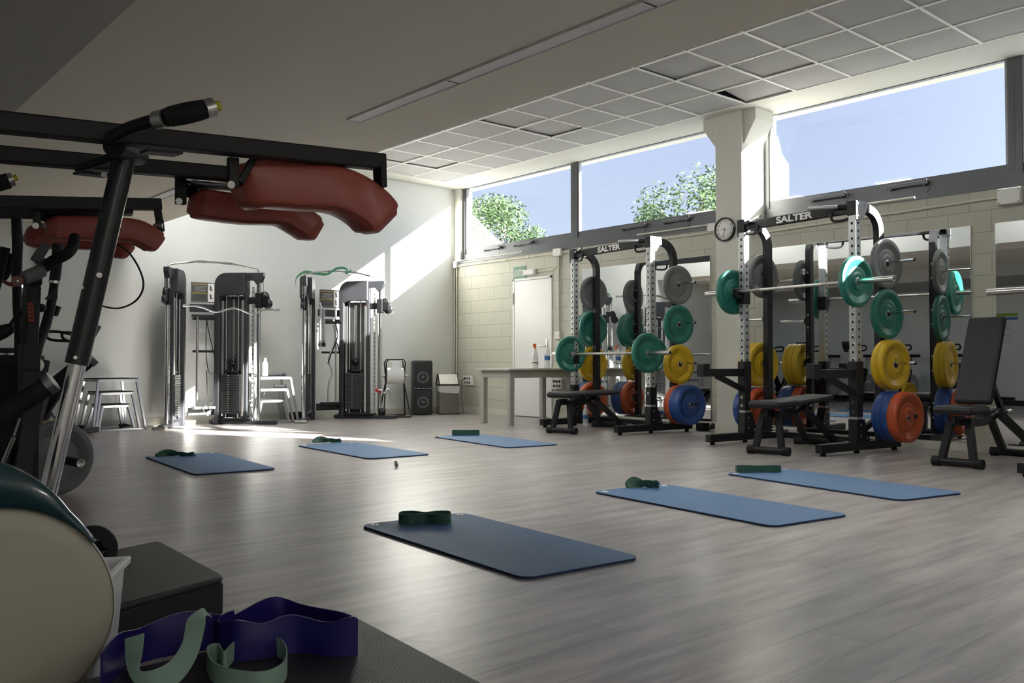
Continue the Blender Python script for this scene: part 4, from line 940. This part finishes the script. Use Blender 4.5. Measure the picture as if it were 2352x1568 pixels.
# ------------------------------------------------------------------ loaded bar on the floor at the left
ax = (at(190, 1068, 4.95)-at(146, 1056, 5.16)); ax = Vector((.10, -1.0, 0)).normalized()
pc = flp(130, 1138); pc = Vector((1.43, 5.86, .225))
Mf = Matrix.Translation(pc) @ ax.to_track_quat('Y', 'Z').to_matrix().to_4x4()
def bar_floor():
    t = thing('barbell', 'barbell lying on the floor at the left, through grey and yellow plates', 'barbell'); t.matrix_basis = Mf
    MB().cyl((0, -1.3, 0), (0, -.03, 0), .014).build('shaft', SATIN, t); k = MB(); k.cyl((0, -.06, 0), (0, -.03, 0), .036); k.build('collar', SATIN, t)
    k = MB(); k.cyl((0, -.03, 0), (0, .40, 0), .025, n=24); k.cyl((0, .02, 0), (0, .09, 0), .034); k.mi = 1; k.lathe([(.0001, .401), (.019, .401), (.021, .404), (.025, .402), (.025, .40)], RX(-PI/2), 20); k.build('sleeve', [BLK, SATIN], t)
bar_floor()
pg = plate(Mf, 0.0, 'grey', 'grey plate standing on the floor at the left, barbell sleeve through it', 'plates on the floor bar')
text('embossed_number', '5', .06, mat('grey_relief', (.11, .115, .11), .5), pg, T(.02, .150, .0112) , .001)
plate(Mf, -.055, 'yellow', 'yellow plate on the floor bar behind the grey plate', 'plates on the floor bar')
plate(Mf, -1.38, 'yellow', 'yellow plate on the far end of the floor bar', 'plates on the floor bar')
plate(Mf, -.11, 'yellow', 'second yellow plate on the floor bar behind the grey one', 'plates on the floor bar') if False else None

# ------------------------------------------------------------------ the squat machines with red shoulder pads (left foreground)
def sweep_pad(P, w, h, mtl, parent, name='shoulder_pad', side=None):
    """cushion: rounded-rectangle section swept along P, w sideways (horizontal), h thick"""
    P = smooth_path(P, 5); N = len(P); b = MB(); n = 20
    sec = []
    for k in range(n):
        a = 2*PI*k/n; ca, sa = math.cos(a), math.sin(a)
        sec.append((math.copysign(abs(ca)**.34, ca), math.copysign(abs(sa)**.34, sa)))
    vs = []; sd_ = Vector(side) if side else None
    for i in range(N):
        t = (P[min(i+1, N-1)]-P[max(i-1, 0)]).normalized(); x = (sd_ or Vector((0, 0, 1)).cross(t)).normalized(); y = t.cross(x).normalized()
        e_ = min(i, N-1-i)/(N-1); f = min(1, .86+.14*math.sin(min(1, e_/.06)*PI/2))
        q = P[i]
        for sx_, sy_ in sec: vs.append(q + x*w/2*f*sx_ + y*h/2*f*sy_)
    fs = [(i*n+k, i*n+(k+1) % n, (i+1)*n+(k+1) % n, (i+1)*n+k) for i in range(N-1) for k in range(n)]
    b._add(vs, fs, None, True)
    for base, pt, dr in ((0, P[0], -1), ((N-1)*n, P[-1], 1)):
        t = ((P[1]-P[0]) if dr < 0 else (P[-1]-P[-2])).normalized()
        ring = [Vector(vs[base+k]) for k in range(n)]; r2 = [pt+(v-pt)*.86+t*dr*.014 for v in ring]; r3 = [pt+(v-pt)*.5+t*dr*.020 for v in ring]
        vv = ring+r2+r3; b._add(vv, [(j*n+k, j*n+(k+1) % n, (j+1)*n+(k+1) % n, (j+1)*n+k) for j in range(2) for k in range(n)]+[tuple(range(2*n, 3*n))], None, True)
    bmesh.ops.remove_doubles(b.bm, verts=b.bm.verts, dist=.0002)
    o = b.build(name, mtl, parent)
    s = MB()
    for sgn in (-1, 1):
        L = []
        for i in range(2, N-2):
            t = (P[i+1]-P[i-1]).normalized(); x = (sd_ or Vector((0, 0, 1)).cross(t)).normalized(); y = t.cross(x).normalized()
            L.append(P[i] + x*w/2*.90*sgn - y*h/2*.86)
        s.tube(L, .0016, n=5)
    s.build('seam', mat('dark_seam', (.09, .02, .015), .6), o)
    return o
def rail(p0, p1, nm, parent, w=.05): return MB().bar(p0, p1, w, w, .005).build(nm, BLK, parent)
t = thing('squat_machine', 'near black squat machine with two big dark red shoulder pads and a chrome strut', 'squat machine', (0, 0, 0), 0, 'squat machines with red shoulder pads')
A0 = at(-170, 263, 2.08); A1 = at(880, 373, 2.86); B0 = at(-170, 340, 2.42); B1 = at(575, 404, 3.0)
# near rail and its end bracket
MB().bar(A0, A1, .05, .050, .005).bar(at(872, 385, 2.84), at(874, 432, 2.84), .022, .05, .003).build('near_rail', BLK, t)
MB().bar(B0, B1, .05, .046, .005).build('far_rail', BLK, t)
MB().bar(at(-60, 272, 2.12), at(-60, 352, 2.46), .05, .05).build('cross_tube', BLK, t)
# thumb-button handle
hp = [at(252, 318, 2.27), at(290, 298, 2.24), at(330, 284, 2.21), at(372, 273, 2.18)]
MB().tube(smooth_path(hp, 4), .0165, n=16).build('handle_tube', BLK, t)
g0 = at(378, 271, 2.17); g1 = at(474, 250, 2.20)
gd = (g1-g0)
MB().tube([g0, g0+gd*.15, g0+gd*.5, g0+gd*.8, g1], [.020, .0245, .026, .025, .0225], n=20).build('foam_grip', RUB, t)
MB().tube([at(360, 276, 2.185), at(382, 270, 2.17)], .0225, n=20).build('grip_clamp', SATIN, t)
e0 = at(468, 251, 2.20); e1 = at(489, 246, 2.215)
o = MB().tube([e0, e1], .0235, n=20).build('end_cap', SATIN, t); MB().tube([e1, at(503, 243, 2.225)], .0125, n=16).build('thumb_button', mat('yellow_button', (.42, .38, .02), .4), o)
# strut: black sleeve over a chrome rod, down to the floor
s0 = at(288, 352, 2.44); s1 = at(176, 836, 2.40); dv = (s1-s0); s2 = s1 + dv*1.6*( (s1.z-.03)/(abs(dv.z)*1.6) )
MB().tube([s0-dv*.0, s0+dv*.5, s1], [.029, .0295, .030], n=24).build('strut_sleeve', BLKS, t)
k = MB(); k.cyl(s1-dv*.02, s2, .0205, n=24); side = dv.cross(Vector(at(170, 900, 2)-cam.location)).normalized()
k.cyl(s1-dv*.02+side*.014, s2+side*.014, .011, n=14); k.build('chrome_rod', CHROME, t)
MB().cyl((s2.x, s2.y, 0), (s2.x, s2.y, .05), .06).box((s2.x, s2.y, .012), (.24, .12, .024), None, .004).build("floor_plate", BLK, t)
MB().cyl(at(262, 335, 2.36), at(318, 356, 2.52), .030, n=20).cyl(at(176, 388, 2.45), at(300, 345, 2.42), .012).build('pivot_tube', BLK, t)
k = MB()
for p, d_, r_ in (((228, 632), 2.38, .0075), ((173, 821), 2.37, .005), ((345, 352), 2.44, .008), ((239, 401), 2.6, .008), ((190, 660), 2.40, .006)):
    a = at(*p, d_); c_ = at(*p, d_-.012); k.cyl(a, c_, r_*.7, n=6); k.cyl(a, at(*p, d_-.003), r_, n=16)
k.build('nuts', SATIN, t)
MB().bar(at(330, 347, 2.30), at(410, 354, 2.37), .05, .008, .001).build('clamp_plate', BLK, t); MB().bar(at(178, 396, 2.58), at(250, 404, 2.66), .05, .008, .001).build('clamp_plate', BLK, t)
# hangers, pins and pads
def hanger(p, q, d, wid=.030): 
    k = MB(); k.bar(at(*p, d), at(*q, d), wid, .022, .004); k.mi = 1; a = at(q[0]-4, q[1]-8, d-.012); c_ = at(q[0]-4, q[1]-8, d-.024); k.cyl(a, c_, .011, n=16); k.cyl(c_, at(q[0]-4, q[1]-8, d-.03), .007, n=6)
    return k.build('hanger', [BLK, SATIN], t)
hanger((535, 362), (535, 432), 2.60, .032); hanger((415, 404), (415, 470), 2.93, .034)
MB().cyl(at(425, 417, 2.94), at(530, 425, 2.64), .006).build('tie_rod', CHROME, t)
k = MB(); k.bar(at(545, 425, 2.66), at(575, 372, 2.68), .10, .02); k.bar(at(573, 370, 2.70), at(790, 382, 2.84), .09, .012); k.build('pad_plate', BLK, t); k = MB(); k.bar(at(425, 450, 3.0), at(440, 426, 3.0), .09, .02); k.bar(at(438, 425, 3.0), at(570, 430, 3.05), .09, .012); k.build('pad_plate', BLK, t)
sd1 = (at(700, 420, 2.95)-at(700, 445, 2.72)).normalized()
sweep_pad([at(556, 432, 2.70), at(600, 424, 2.72), at(680, 430, 2.76), at(760, 436, 2.80), at(810, 455, 2.83), at(845, 480, 2.86), at(868, 506, 2.88)], .135, .142, RED, t, side=(0, 1, 0.06))
sweep_pad([at(452, 466, 3.02), at(480, 472, 3.04), at(560, 482, 3.09), at(640, 486, 3.14), at(680, 505, 3.17), at(715, 528, 3.20)], .115, .100, RED, t, side=(0, 1, 0.06))
# lower handles
for a_, b_, ring, dd in (((-40, 982), (88, 900), (115, 880), 2.30), ((110, 900), (186, 838), (206, 822), 2.75)):
    p = at(*a_, dd); q = at(*b_, dd+.04)
    MB().tube([p, q, at(*ring, dd+.05)], [.026, .026, .0255], n=20).build('lower_grip', RUB, t)
    u = (q-p).normalized(); c_ = at(*ring, dd+.05); MB().cyl(c_-u*.010, c_+u*.010, .0285, n=24).build('grip_ring', mat('dull_steel', (.30, .30, .32), .35, metal=1), t)
k = MB(); k.tube(smooth_path([at(262, 556, 2.6), at(296, 580, 2.6), at(322, 622, 2.6), at(329, 660, 2.6), at(310, 692, 2.6), at(270, 708, 2.6), at(224, 700, 2.58)], 6), .0028, n=6); k.build('air_hose', RUB, t)

t = thing('squat_machine', 'farther squat machine at the left edge with smaller red shoulder pads', 'squat machine', (0, 0, 0), 0, 'squat machines with red shoulder pads')
C0 = at(-160, 462, 3.45); C1 = at(368, 470, 4.05); D0 = at(-160, 486, 3.85); D1 = at(110, 492, 4.2)
k = MB(); k.bar(C0, C1, .05, .052, .004); k.bar(at(361, 475, 4.04), at(369, 530, 4.04), .02, .05, .003); k.build('near_rail', BLK, t)
MB().bar(D0, D1, .05, .045, .004).build('far_rail', BLK, t)
k = MB(); k.bar(at(82, 478, 3.75), at(86, 522, 3.75), .026, .03, .003); k.mi = 1; k.cyl(at(82, 518, 3.74), at(82, 518, 3.71), .013, n=14); k.cyl(at(76, 518, 3.76), at(104, 518, 3.76), .01); k.build('hanger', [BLK, SATIN], t)
k = MB(); k.bar(at(366, 505, 4.03), at(369, 532, 4.03), .03, .03); k.mi = 1; k.cyl(at(354, 519, 4.02), at(374, 519, 4.02), .012); k.cyl(at(31, 535, 4.0), at(31, 535, 3.97), .012); k.build('pad_bolts', [BLK, SATIN], t)
k = MB(); k.bar(at(96, 506, 3.85), at(112, 484, 3.85), .12, .02); k.bar(at(108, 488, 3.85), at(305, 488, 4.0), .10, .02); k.build('pad_plate', BLK, t)
sweep_pad([at(118, 524, 3.86), at(150, 524, 3.88), at(230, 526, 3.93), at(300, 530, 3.98), at(335, 544, 4.01), at(356, 558, 4.03)], .12, .105, RED, t, side=(0, 1, 0.05))
sweep_pad([at(70, 538, 4.1), at(100, 546, 4.12), at(180, 548, 4.17), at(240, 552, 4.2), at(275, 568, 4.22), at(288, 577, 4.23)], .12, .10, RED, t, side=(0, 1, 0.05))
MB().tube([at(38, 500, 3.9), at(40, 560, 3.9), at(39, 640, 3.85)], .022, n=16).build('upright_tube', BLK, t)
k = MB(); k.tube([at(39, 640, 3.85), at(40, 700, 3.82), at(44, 760, 3.8), at(44, 842, 3.78)], .0195, n=16); k.build('upright_lower_tube', BLK, t)
MB().tube([at(39, 655, 3.845), at(39, 662, 3.843)], .0225, n=16).build('ring', CHROME, t)
MB().tube(smooth_path([at(133, 560, 3.6), at(130, 610, 3.6), at(125, 645, 3.6)], 4), .021, n=16).build('lever_sleeve', BLK, t)
MB().tube(smooth_path([at(125, 645, 3.6), at(119, 690, 3.58), at(104, 750, 3.55), at(88, 790, 3.5), at(76, 836, 3.48)], 5), [.0165+.0003*i for i in range(21)], n=16).build('lever_tube', BLK, t)
MB().tube([at(125, 644, 3.6), at(124.5, 650, 3.6)], .0225, n=16).build('ring', CHROME, t)
o = MB().tube([at(-60, 436, 3.1), at(20, 415, 3.15)], .028, n=16).build('foam_grip', RUB, t)
MB().tube([at(14, 416, 3.15), at(31, 411, 3.16)], .0245, n=16).build('end_cap', SATIN, t); MB().tube([at(31, 410, 3.16), at(40, 407, 3.165)], .011, n=12).build('thumb_button', mat('yellow_button', (.42, .38, .02), .4), t)
MB().bar(at(8, 830, 3.65), at(92, 832, 3.65), .07, .055).build('lower_bracket', BLK, t)
k = MB(); k.bar(at(30, 700, 3.3) if False else at(60, 860, 3.55), at(-60, 1250, 3.2), .16, .14); k.build('main_post', BLK, t)
k = MB(); k.bar(at(86, 830, 3.42), at(36, 1130, 3.30), .06, .12); k.build('front_post', BLK, t)
fp = flp(20, 1190); MB().box((fp.x-.1, fp.y, .025), (.6, .16, .05), None, .005).build('floor_beam', BLK, t)
k = MB(); a = at(83, 838, 3.34); c_ = at(83, 838, 3.42); k.cyl(a, c_, .027, n=24); k.build('round_cap', SATIN, t)
k = MB(); k.cyl(at(32, 1000, 3.15), at(46, 960, 3.15), .004); k.cyl(at(8, 1060, 3.15), at(32, 1003, 3.15), .007); k.build('gas_strut', SATIN, t)

# ------------------------------------------------------------------ bike right behind them, with its upright column
def nbk(): 
    t = thing('exercise_bike', 'black bike column with orange lettering and a red brown lever at the left edge', 'exercise bike', (0, 0, 0), 0, 'exercise bikes')
    D = 3.35
    k = MB(); k.bar(at(74, 655, D), at(66, 800, D), .048, .09, .010); col = k.build('column', BLK, t)
    k = MB(); k.bar(at(61, 660, D-.005), at(54, 772, D-.005), .012, .07); k.build('column_edge', HOUS, col)
    k = MB(); k.cyl(at(60, 645, D-.02), at(88, 643, D+.02), .026, n=20); k.build('column_head', BLK, t)
    c_ = at(71.5, 716, D-.05); X = (at(70, 690, D-.05)-at(73, 742, D-.05)).normalized(); Z = (cam.location-c_).normalized(); Y = Z.cross(X).normalized(); Z = X.cross(Y)
    MM = Matrix((X, Y, Z)).transposed().to_4x4(); MM.translation = c_ + Z*.004
    text('lettering', 'KEISER', .026, mat('orange_letters', (.40, .05, .01), .5), t, MM @ Matrix.Diagonal((.95, 1, 1, 1)), .0006, .0006)
    k = MB(); k.bar(at(52, 641, D-.04), at(104, 618, D), .055, .05, .012); k.build('slider', mat('slider_grey', (.12, .12, .13), .4), t)
    k = MB(); k.tube(smooth_path([at(95, 620, D), at(120, 600, D), at(150, 585, D), at(165, 570, D+.05), at(172, 545, D+.1)], 4), .021, n=14); k.build('handlebar', RUB, t)
    k = MB(); k.tube(smooth_path([at(-30, 655, D+.75), at(2, 640, D+.75), at(16, 622, D+.75), at(29, 583, D+.75)], 4), .020, n=12); k.build('grip_tube', RUB, t); k = MB(); k.tube(smooth_path([at(-16, 680, D+.7), at(0, 622, D+.7), at(13, 568, D+.7)], 4), .021, n=12); k.build('grip_tube', RUB, t)
    k = MB(); k.bar(at(80, 600, D-.02), at(106, 562, D), .06, .035); k.bar(at(104, 612, D), at(90, 596, D), .04, .03); k.build('console_arm', HOUS, t)
    k = MB(); c0 = at(40, 645, D-.08); k.cyl(at(40, 645, D-.08), at(40, 645, D-.06), .020, n=20); k.tube(smooth_path([at(36, 652, D-.07), at(20, 652, D-.07), at(4, 643, D-.07)], 4), [.012, .011, .010, .009, .008, .007, .006, .005, .004], n=10); k.mi = 1; k.cyl(at(41, 645, D-.085), at(41, 645, D-.08), .004, n=8)
    k.build('brake_lever', [mat('red_brown', (.17, .04, .018), .35), SATIN], t)
    k = MB(); k.prism([(0, 0), (.04, -.04), (.04, -.045), (0, -.045)], .03, MM @ T(.045, -.045, 0)); k.build('fin', BLK, t)
    k = MB(); k.cyl(at(88, 707, D), at(100, 707, D), .016); k.cyl(at(100, 707, D), at(104, 707, D), .008); k.build('knob', BLKS, t)
    k = MB(); k.bar(at(118, 722, D+.3), at(126, 700, D+.3), .02, .05); k.build('rear_knob', BLK, t)
    k = MB(); k.tube([at(-40, 778, D), at(-10, 768, D), at(10, 760, D), at(24, 754, D), at(31, 750, D)], [.03, .029, .026, .020, .008], n=16); k.tube([at(24, 745, D), at(36, 728, D), at(50, 712, D)], .007, n=8); k.build('saddle_nose', VINYL, t)
    fl_ = flp(30, 1172)
    k = MB(); k.bar(at(66, 790, D), at(66, 850, D), .06, .09); k.bar(at(66, 850, D), (at(66, 850, D).x, at(66, 850, D).y, .05), .06, .08); q = at(66, 850, D); k.box((q.x, q.y, .03), (.5, .09, .05), None, .01); k.build('frame', BLK, t)
nbk()

# ------------------------------------------------------------------ foreground at the lower left
CRM = mat('cream_disc', (.40, .37, .30), .45); TEAL = mat('dark_teal_gloss', (.01, .045, .06), .18, coat=.5)
cc = at(-12, 1437, 1.93); vd = Vector((cam.location.x-cc.x, cam.location.y-cc.y, 0)).normalized()
Md = Matrix.Translation((cc.x, cc.y, .243)) @ vd.to_track_quat('Z', 'Y').to_matrix().to_4x4() @ Matrix.Scale(.96, 4)
t = thing('rowing_machine', 'big round cream cover with a dark teal shroud in the lower left corner', 'rowing machine'); t.matrix_basis = Md
MB().lathe([(.0001, 0), (.20, -.002), (.235, -.006), (.247, -.014), (.250, -.03), (.247, -.12), (.0001, -.13)], None, 72).build('disc_cover', CRM, t)
MB().lathe([(.2485, -.012), (.2515, -.016), (.2515, -.022), (.2485, -.026)], None, 72).build('rim', mat('cream_rim', (.62, .60, .52), .35), t)
k = MB(); vs = []; n = 26
lx = Md.inverted()
def loc(p): return lx @ Vector(p)
for i in range(n+1):
    f = i/n; a = R(125-88*f); r0 = .251; dg = 125-88*f
    tab = ((37, .2535), (46, .258), (56.5, .268), (72, .305), (90, .349), (100, .362), (126, .365))
    for q in range(6):
        if tab[q][0] <= dg <= tab[q+1][0]: r1 = tab[q][1]+(tab[q+1][1]-tab[q][1])*(dg-tab[q][0])/(tab[q+1][0]-tab[q][0])
    for rr, z in ((r0, .004), (r1, .0), (r1+.006, -.012), (r1, -.11), (r0, -.11)): vs.append((rr*math.cos(a), rr*math.sin(a), z))
fs = [(i*5+q, i*5+(q+1) % 5, i*5+5+(q+1) % 5, i*5+5+q) for i in range(n) for q in range(5)]+[(0, 1, 2, 3, 4), tuple(n*5+q for q in range(5))]
k._add(vs, fs, None, True); k.build('shroud', TEAL, t)
k = MB(); k.box((0, -.235, -.07), (.5, .03, .10), None, .01).box((-.5, -.1, -.07), (.6, .06, .06), None, .01); k.build('base', BLK, t)

WP = m_clear('storage_plastic', (.88, .90, .92), .85)
t = thing('storage_bin', 'white plastic storage box with a flared rim beside the black step', 'storage box')
q0 = flp(258, 1350, .12); Bz = .285
c0 = at(287, 1279, 2.36); e1 = at(236, 1330, 2.12); e2 = at(195, 1283, 2.45)
X = (e1-c0); X.z = 0; Lx = .26; X.normalize(); Y = Vector((-X.y, X.x, 0)); 
if Y.dot(e2-c0) < 0: Y = -Y
Mw = Matrix(((X.x, Y.x, 0, c0.x+X.x*.13+Y.x*.19), (X.y, Y.y, 0, c0.y+X.y*.13+Y.y*.19), (0, 0, 1, 0), (0, 0, 0, 1))); t.matrix_basis = Mw
k = MB(); hx, hy, zt = .13, .19, c0.z; s_ = .90
vs = []
for (a, b_, z) in ((hx*s_, hy*s_, .004), (hx, hy, zt-.02), (hx+.012, hy+.012, zt-.02), (hx+.014, hy+.014, zt), (hx-.006, hy-.006, zt), (hx*s_-.006, hy*s_-.006, .01)):
    vs += [(p[0], p[1], z) for p in [( -a, -b_), (a, -b_), (a, b_), (-a, b_)]]
fs = [(j*4+q, j*4+(q+1) % 4, j*4+4+(q+1) % 4, j*4+4+q) for j in range(5) for q in range(4)]+[(0, 1, 2, 3), (20, 21, 22, 23)]
k._add(vs, fs); k.build('tub', WP, t, bevel=.004)

STEPT = m_perf('step_tread', (.003, .003, .004), (.022, .021, .024), 130)
def step_box(cn, label, h=.13, top=.022):
    """cn: four floor-plan corners in order"""
    c_ = sum((Vector(p) for p in cn), Vector((0, 0)))/4; t = thing('step_platform', label, 'step platform', (c_.x, c_.y, 0), 0, 'black textured step platforms')
    loc_ = [(p[0]-c_.x, p[1]-c_.y) for p in cn]
    k = MB(); k.prism([(x*.975, y*.975) for x, y in loc_], h-top-.012, T(0, 0, (h-top+.012)/2), .004); k.build('base', mat('step_black', (.012, .012, .014), .5), t)
    k = MB()
    rr = []
    N = 4
    for i in range(N):
        p = Vector(loc_[i]); a = (Vector(loc_[i-1])-p).normalized(); b_ = (Vector(loc_[(i+1) % N])-p).normalized()
        p0 = p+a*.035; p2 = p+b_*.035
        for q in range(5): f = q/4; rr.append(tuple(p0*(1-f)**2+p*2*f*(1-f)+p2*f*f))
    k.prism(rr, top, T(0, 0, h-top/2), .008); k.build('tread', STEPT, t)
    for x, y in loc_: MB().box((x*.86, y*.86, .007), (.05, .05, .014), None, .003).build('foot', RUB, t)
    return t
f1 = flp(365, 1240, .13); f2 = flp(518, 1322, .13); 
u = (f2-f1); u.z = 0; v_ = Vector((-u.y, u.x, 0)); v_ = -v_ if v_.dot(flp(240, 1247, .13)-f1) < 0 else v_; v_ = v_.normalized()*.95; 
f4 = flp(240, 1247, .13); v_ = (flp(262, 1392, .13)-f2); v_.z = 0; v_ = v_.normalized()*.52
step_box([f1.xy, f2.xy, (f2+v_).xy, (f1+v_).xy], 'black textured step platform behind the white storage box')
g1 = flp(818, 1414, .13); g2 = flp(1112, 1568, .13); w_ = (g2-g1); w_.z = 0; w_ = w_.normalized()*.75; v2 = Vector((-w_.y, w_.x, 0)).normalized()
if v2.dot(flp(300, 1540, .13)-g1) < 0: v2 = -v2
v2 = (flp(250, 1545, .13)-g1); v2.z = 0; v2 = v2.normalized()*.75
step_box([g1.xy, (g1+w_).xy, (g1+w_+v2).xy, (g1+v2).xy], 'black ribbed step platform nearest the camera with bands on top')
# ab wheel
t = thing('ab_wheel', 'small black wheel with a foam handle behind the white storage box', 'ab wheel')
wc = at(212, 1262, 2.62); wa = (at(250, 1252, 2.50)-at(215, 1268, 2.60)).normalized()
Ma = Matrix.Translation(wc) @ wa.to_track_quat('Z', 'Y').to_matrix().to_4x4(); t.matrix_basis = Ma
MB().lathe([(.030, -.02), (.062, -.02), (.070, -.01), (.070, .01), (.062, .02), (.030, .02)], None, 32).build('wheel', RUB, t)
MB().lathe([(.012, -.018), (.05, -.02), (.05, .02), (.012, .018)], None, 32).build('hub', mat('hub_blue_grey', (.08, .09, .13), .4), t)
MB().cyl((0, 0, .02), (0, 0, .15), .017, n=20).build('handle', RUB, t)

# big dark blue band and two pale green loops lying on the near platform
NAVY = mat('navy_band', (.016, .012, .11), .28, bump=.3, bscale=12); SAGE = mat('sage_band', (.22, .33, .27), .55)
zt = .131
def gp(x, y): v = flp(x, y, zt); return Vector((v.x, v.y, zt))
base = [gp(180, 1590), gp(262, 1560), gp(330, 1520), gp(430, 1492), gp(540, 1478), gp(620, 1452), gp(690, 1440), gp(822, 1500)]
k = MB()
outer = smooth_path([gp(232, 1600), gp(275, 1545), gp(330, 1520), gp(420, 1500), gp(500, 1490), gp(560, 1480), gp(640, 1455), gp(700, 1462), gp(760, 1490), gp(821, 1503)], 5)
n = len(outer); k.ribbon(outer, [Vector((0, 0, .085+.008*math.sin(i*.5))) + Vector((.0, -.01, 0))*math.sin(i*.35) for i in range(n)], .004)
inner = smooth_path([gp(821, 1504), gp(760, 1507), gp(690, 1498), gp(620, 1510), gp(540, 1518), gp(500, 1500), gp(540, 1486)], 5)
n = len(inner); k.ribbon(inner, [Vector((.01*math.sin(i*.4), -.01*math.sin(i*.3), .083+.006*math.sin(i*.7))) for i in range(n)], .004)
o = k.build('resistance_band', NAVY); tag(o, 'wide dark blue elastic band folded on the near step platform', 'resistance band', 'bands on the near platform')
k = MB()
ui = [(331, 1454, 1.90), (326, 1500, 1.86), (320, 1536, 1.84), (345, 1540, 1.83), (388, 1520, 1.84), (418, 1478, 1.87), (430, 1425, 1.92), (452, 1404, 1.95), (466, 1396, 1.98), (470, 1404, 2.0)]
uo = [(287, 1468, 1.90), (290, 1520, 1.86), (305, 1562, 1.83), (345, 1588, 1.81), (405, 1572, 1.82), (450, 1512, 1.85), (470, 1440, 1.90), (472, 1420, 1.94), (474, 1412, 1.98), (486, 1416, 2.0)]
U = smooth_path([at(*p) for p in ui], 5); V = smooth_path([at(*p) for p in uo], 5)
k.ribbon(U, [v-u_ for u_, v in zip(U, V)], .003); o = k.build('resistance_band', SAGE); tag(o, 'pale green band curled in a U over the dark blue band', 'resistance band', 'bands on the near platform')
k = MB(); Lp = smooth_path([gp(476, 1530), gp(490, 1565), gp(540, 1585), gp(610, 1588), gp(655, 1560), gp(650, 1515), gp(600, 1500), gp(540, 1515), gp(515, 1540), gp(500, 1520)], 5, True)
k.ribbon(Lp, (0, 0, .042), .003, True); o = k.build('resistance_band', SAGE); tag(o, 'pale green loop band standing in a ring on the near platform', 'resistance band', 'bands on the near platform')

# ------------------------------------------------------------------ outside: ground and trees
b = MB(); b.bx((XW+.3, -40, -.6), (70, 60, -.5)); b.bx((-30, -40, -.6), (XW+.3, YF-.2, -.5)); o = b.build('ground_outside', mat('pale_paving', (.08, .085, .085), .9, var=.1, bscale=.5)); o['kind'] = 'structure'
LEAF = mat('tree_leaf', (.032, .07, .015), .55, var=.6, bscale=3); BARK = mat('bark', (.10, .075, .05), .9)
def tree(x, y, h, r, label, nleaf=9000, seed=1):
    rnd = random.Random(seed); t = thing('tree', label, 'tree', (x, y, -.5), 0, 'trees outside the high windows')
    k = MB(); k.tube(smooth_path([(0, 0, 0), (.1, .05, h*.3), (-.05, .1, h*.55), (0, 0, h*.8)], 4), [.16-.009*i for i in range(13)], n=10)
    cl = []
    for i in range(26):
        a = rnd.random()*2*PI; z = rnd.uniform(-.75, .95); q = math.sqrt(max(0, 1-z*z*.8))*rnd.uniform(.55, 1)
        c_ = Vector((r*q*math.cos(a), r*q*math.sin(a), h*.72+z*r*.75)); cl.append((c_, rnd.uniform(.22, .40)*r)); k.tube([(0, 0, h*.5), (c_.x*.5, c_.y*.5, (h*.5+c_.z)/2), c_], [.06, .035, .012], n=6)
    k.build('trunk', BARK, t)
    f = MB(); vs = []; fs = []
    for i in range(nleaf):
        c_, rr = cl[rnd.randrange(len(cl))]
        d_ = Vector((rnd.gauss(0, 1), rnd.gauss(0, 1), rnd.gauss(0, 1))).normalized()*rr*rnd.random()**.4
        p = c_+d_; a = Vector((rnd.gauss(0, 1), rnd.gauss(0, 1), rnd.gauss(0, .6))).normalized()*.075; b_ = a.cross(Vector((rnd.gauss(0, 1), rnd.gauss(0, 1), rnd.gauss(0, 1)))).normalized()*.024
        m0 = len(vs); vs += [p-a, p+b_, p+a, p-b_]; fs.append((m0, m0+1, m0+2, m0+3))
    me = bpy.data.meshes.new('foliage'); me.from_pydata(vs, [], fs); me.materials.append(LEAF); o = bpy.data.objects.new('foliage', me); COL.objects.link(o); o.parent = t
    return t
tree(20.0, 14.9, 6.2, 2.1, 'green tree outside showing beside the pillar', seed=3, nleaf=15000)
tree(20.0, 24.6, 7.3, 2.1, 'tree top outside the leftmost window', seed=5, nleaf=12000)
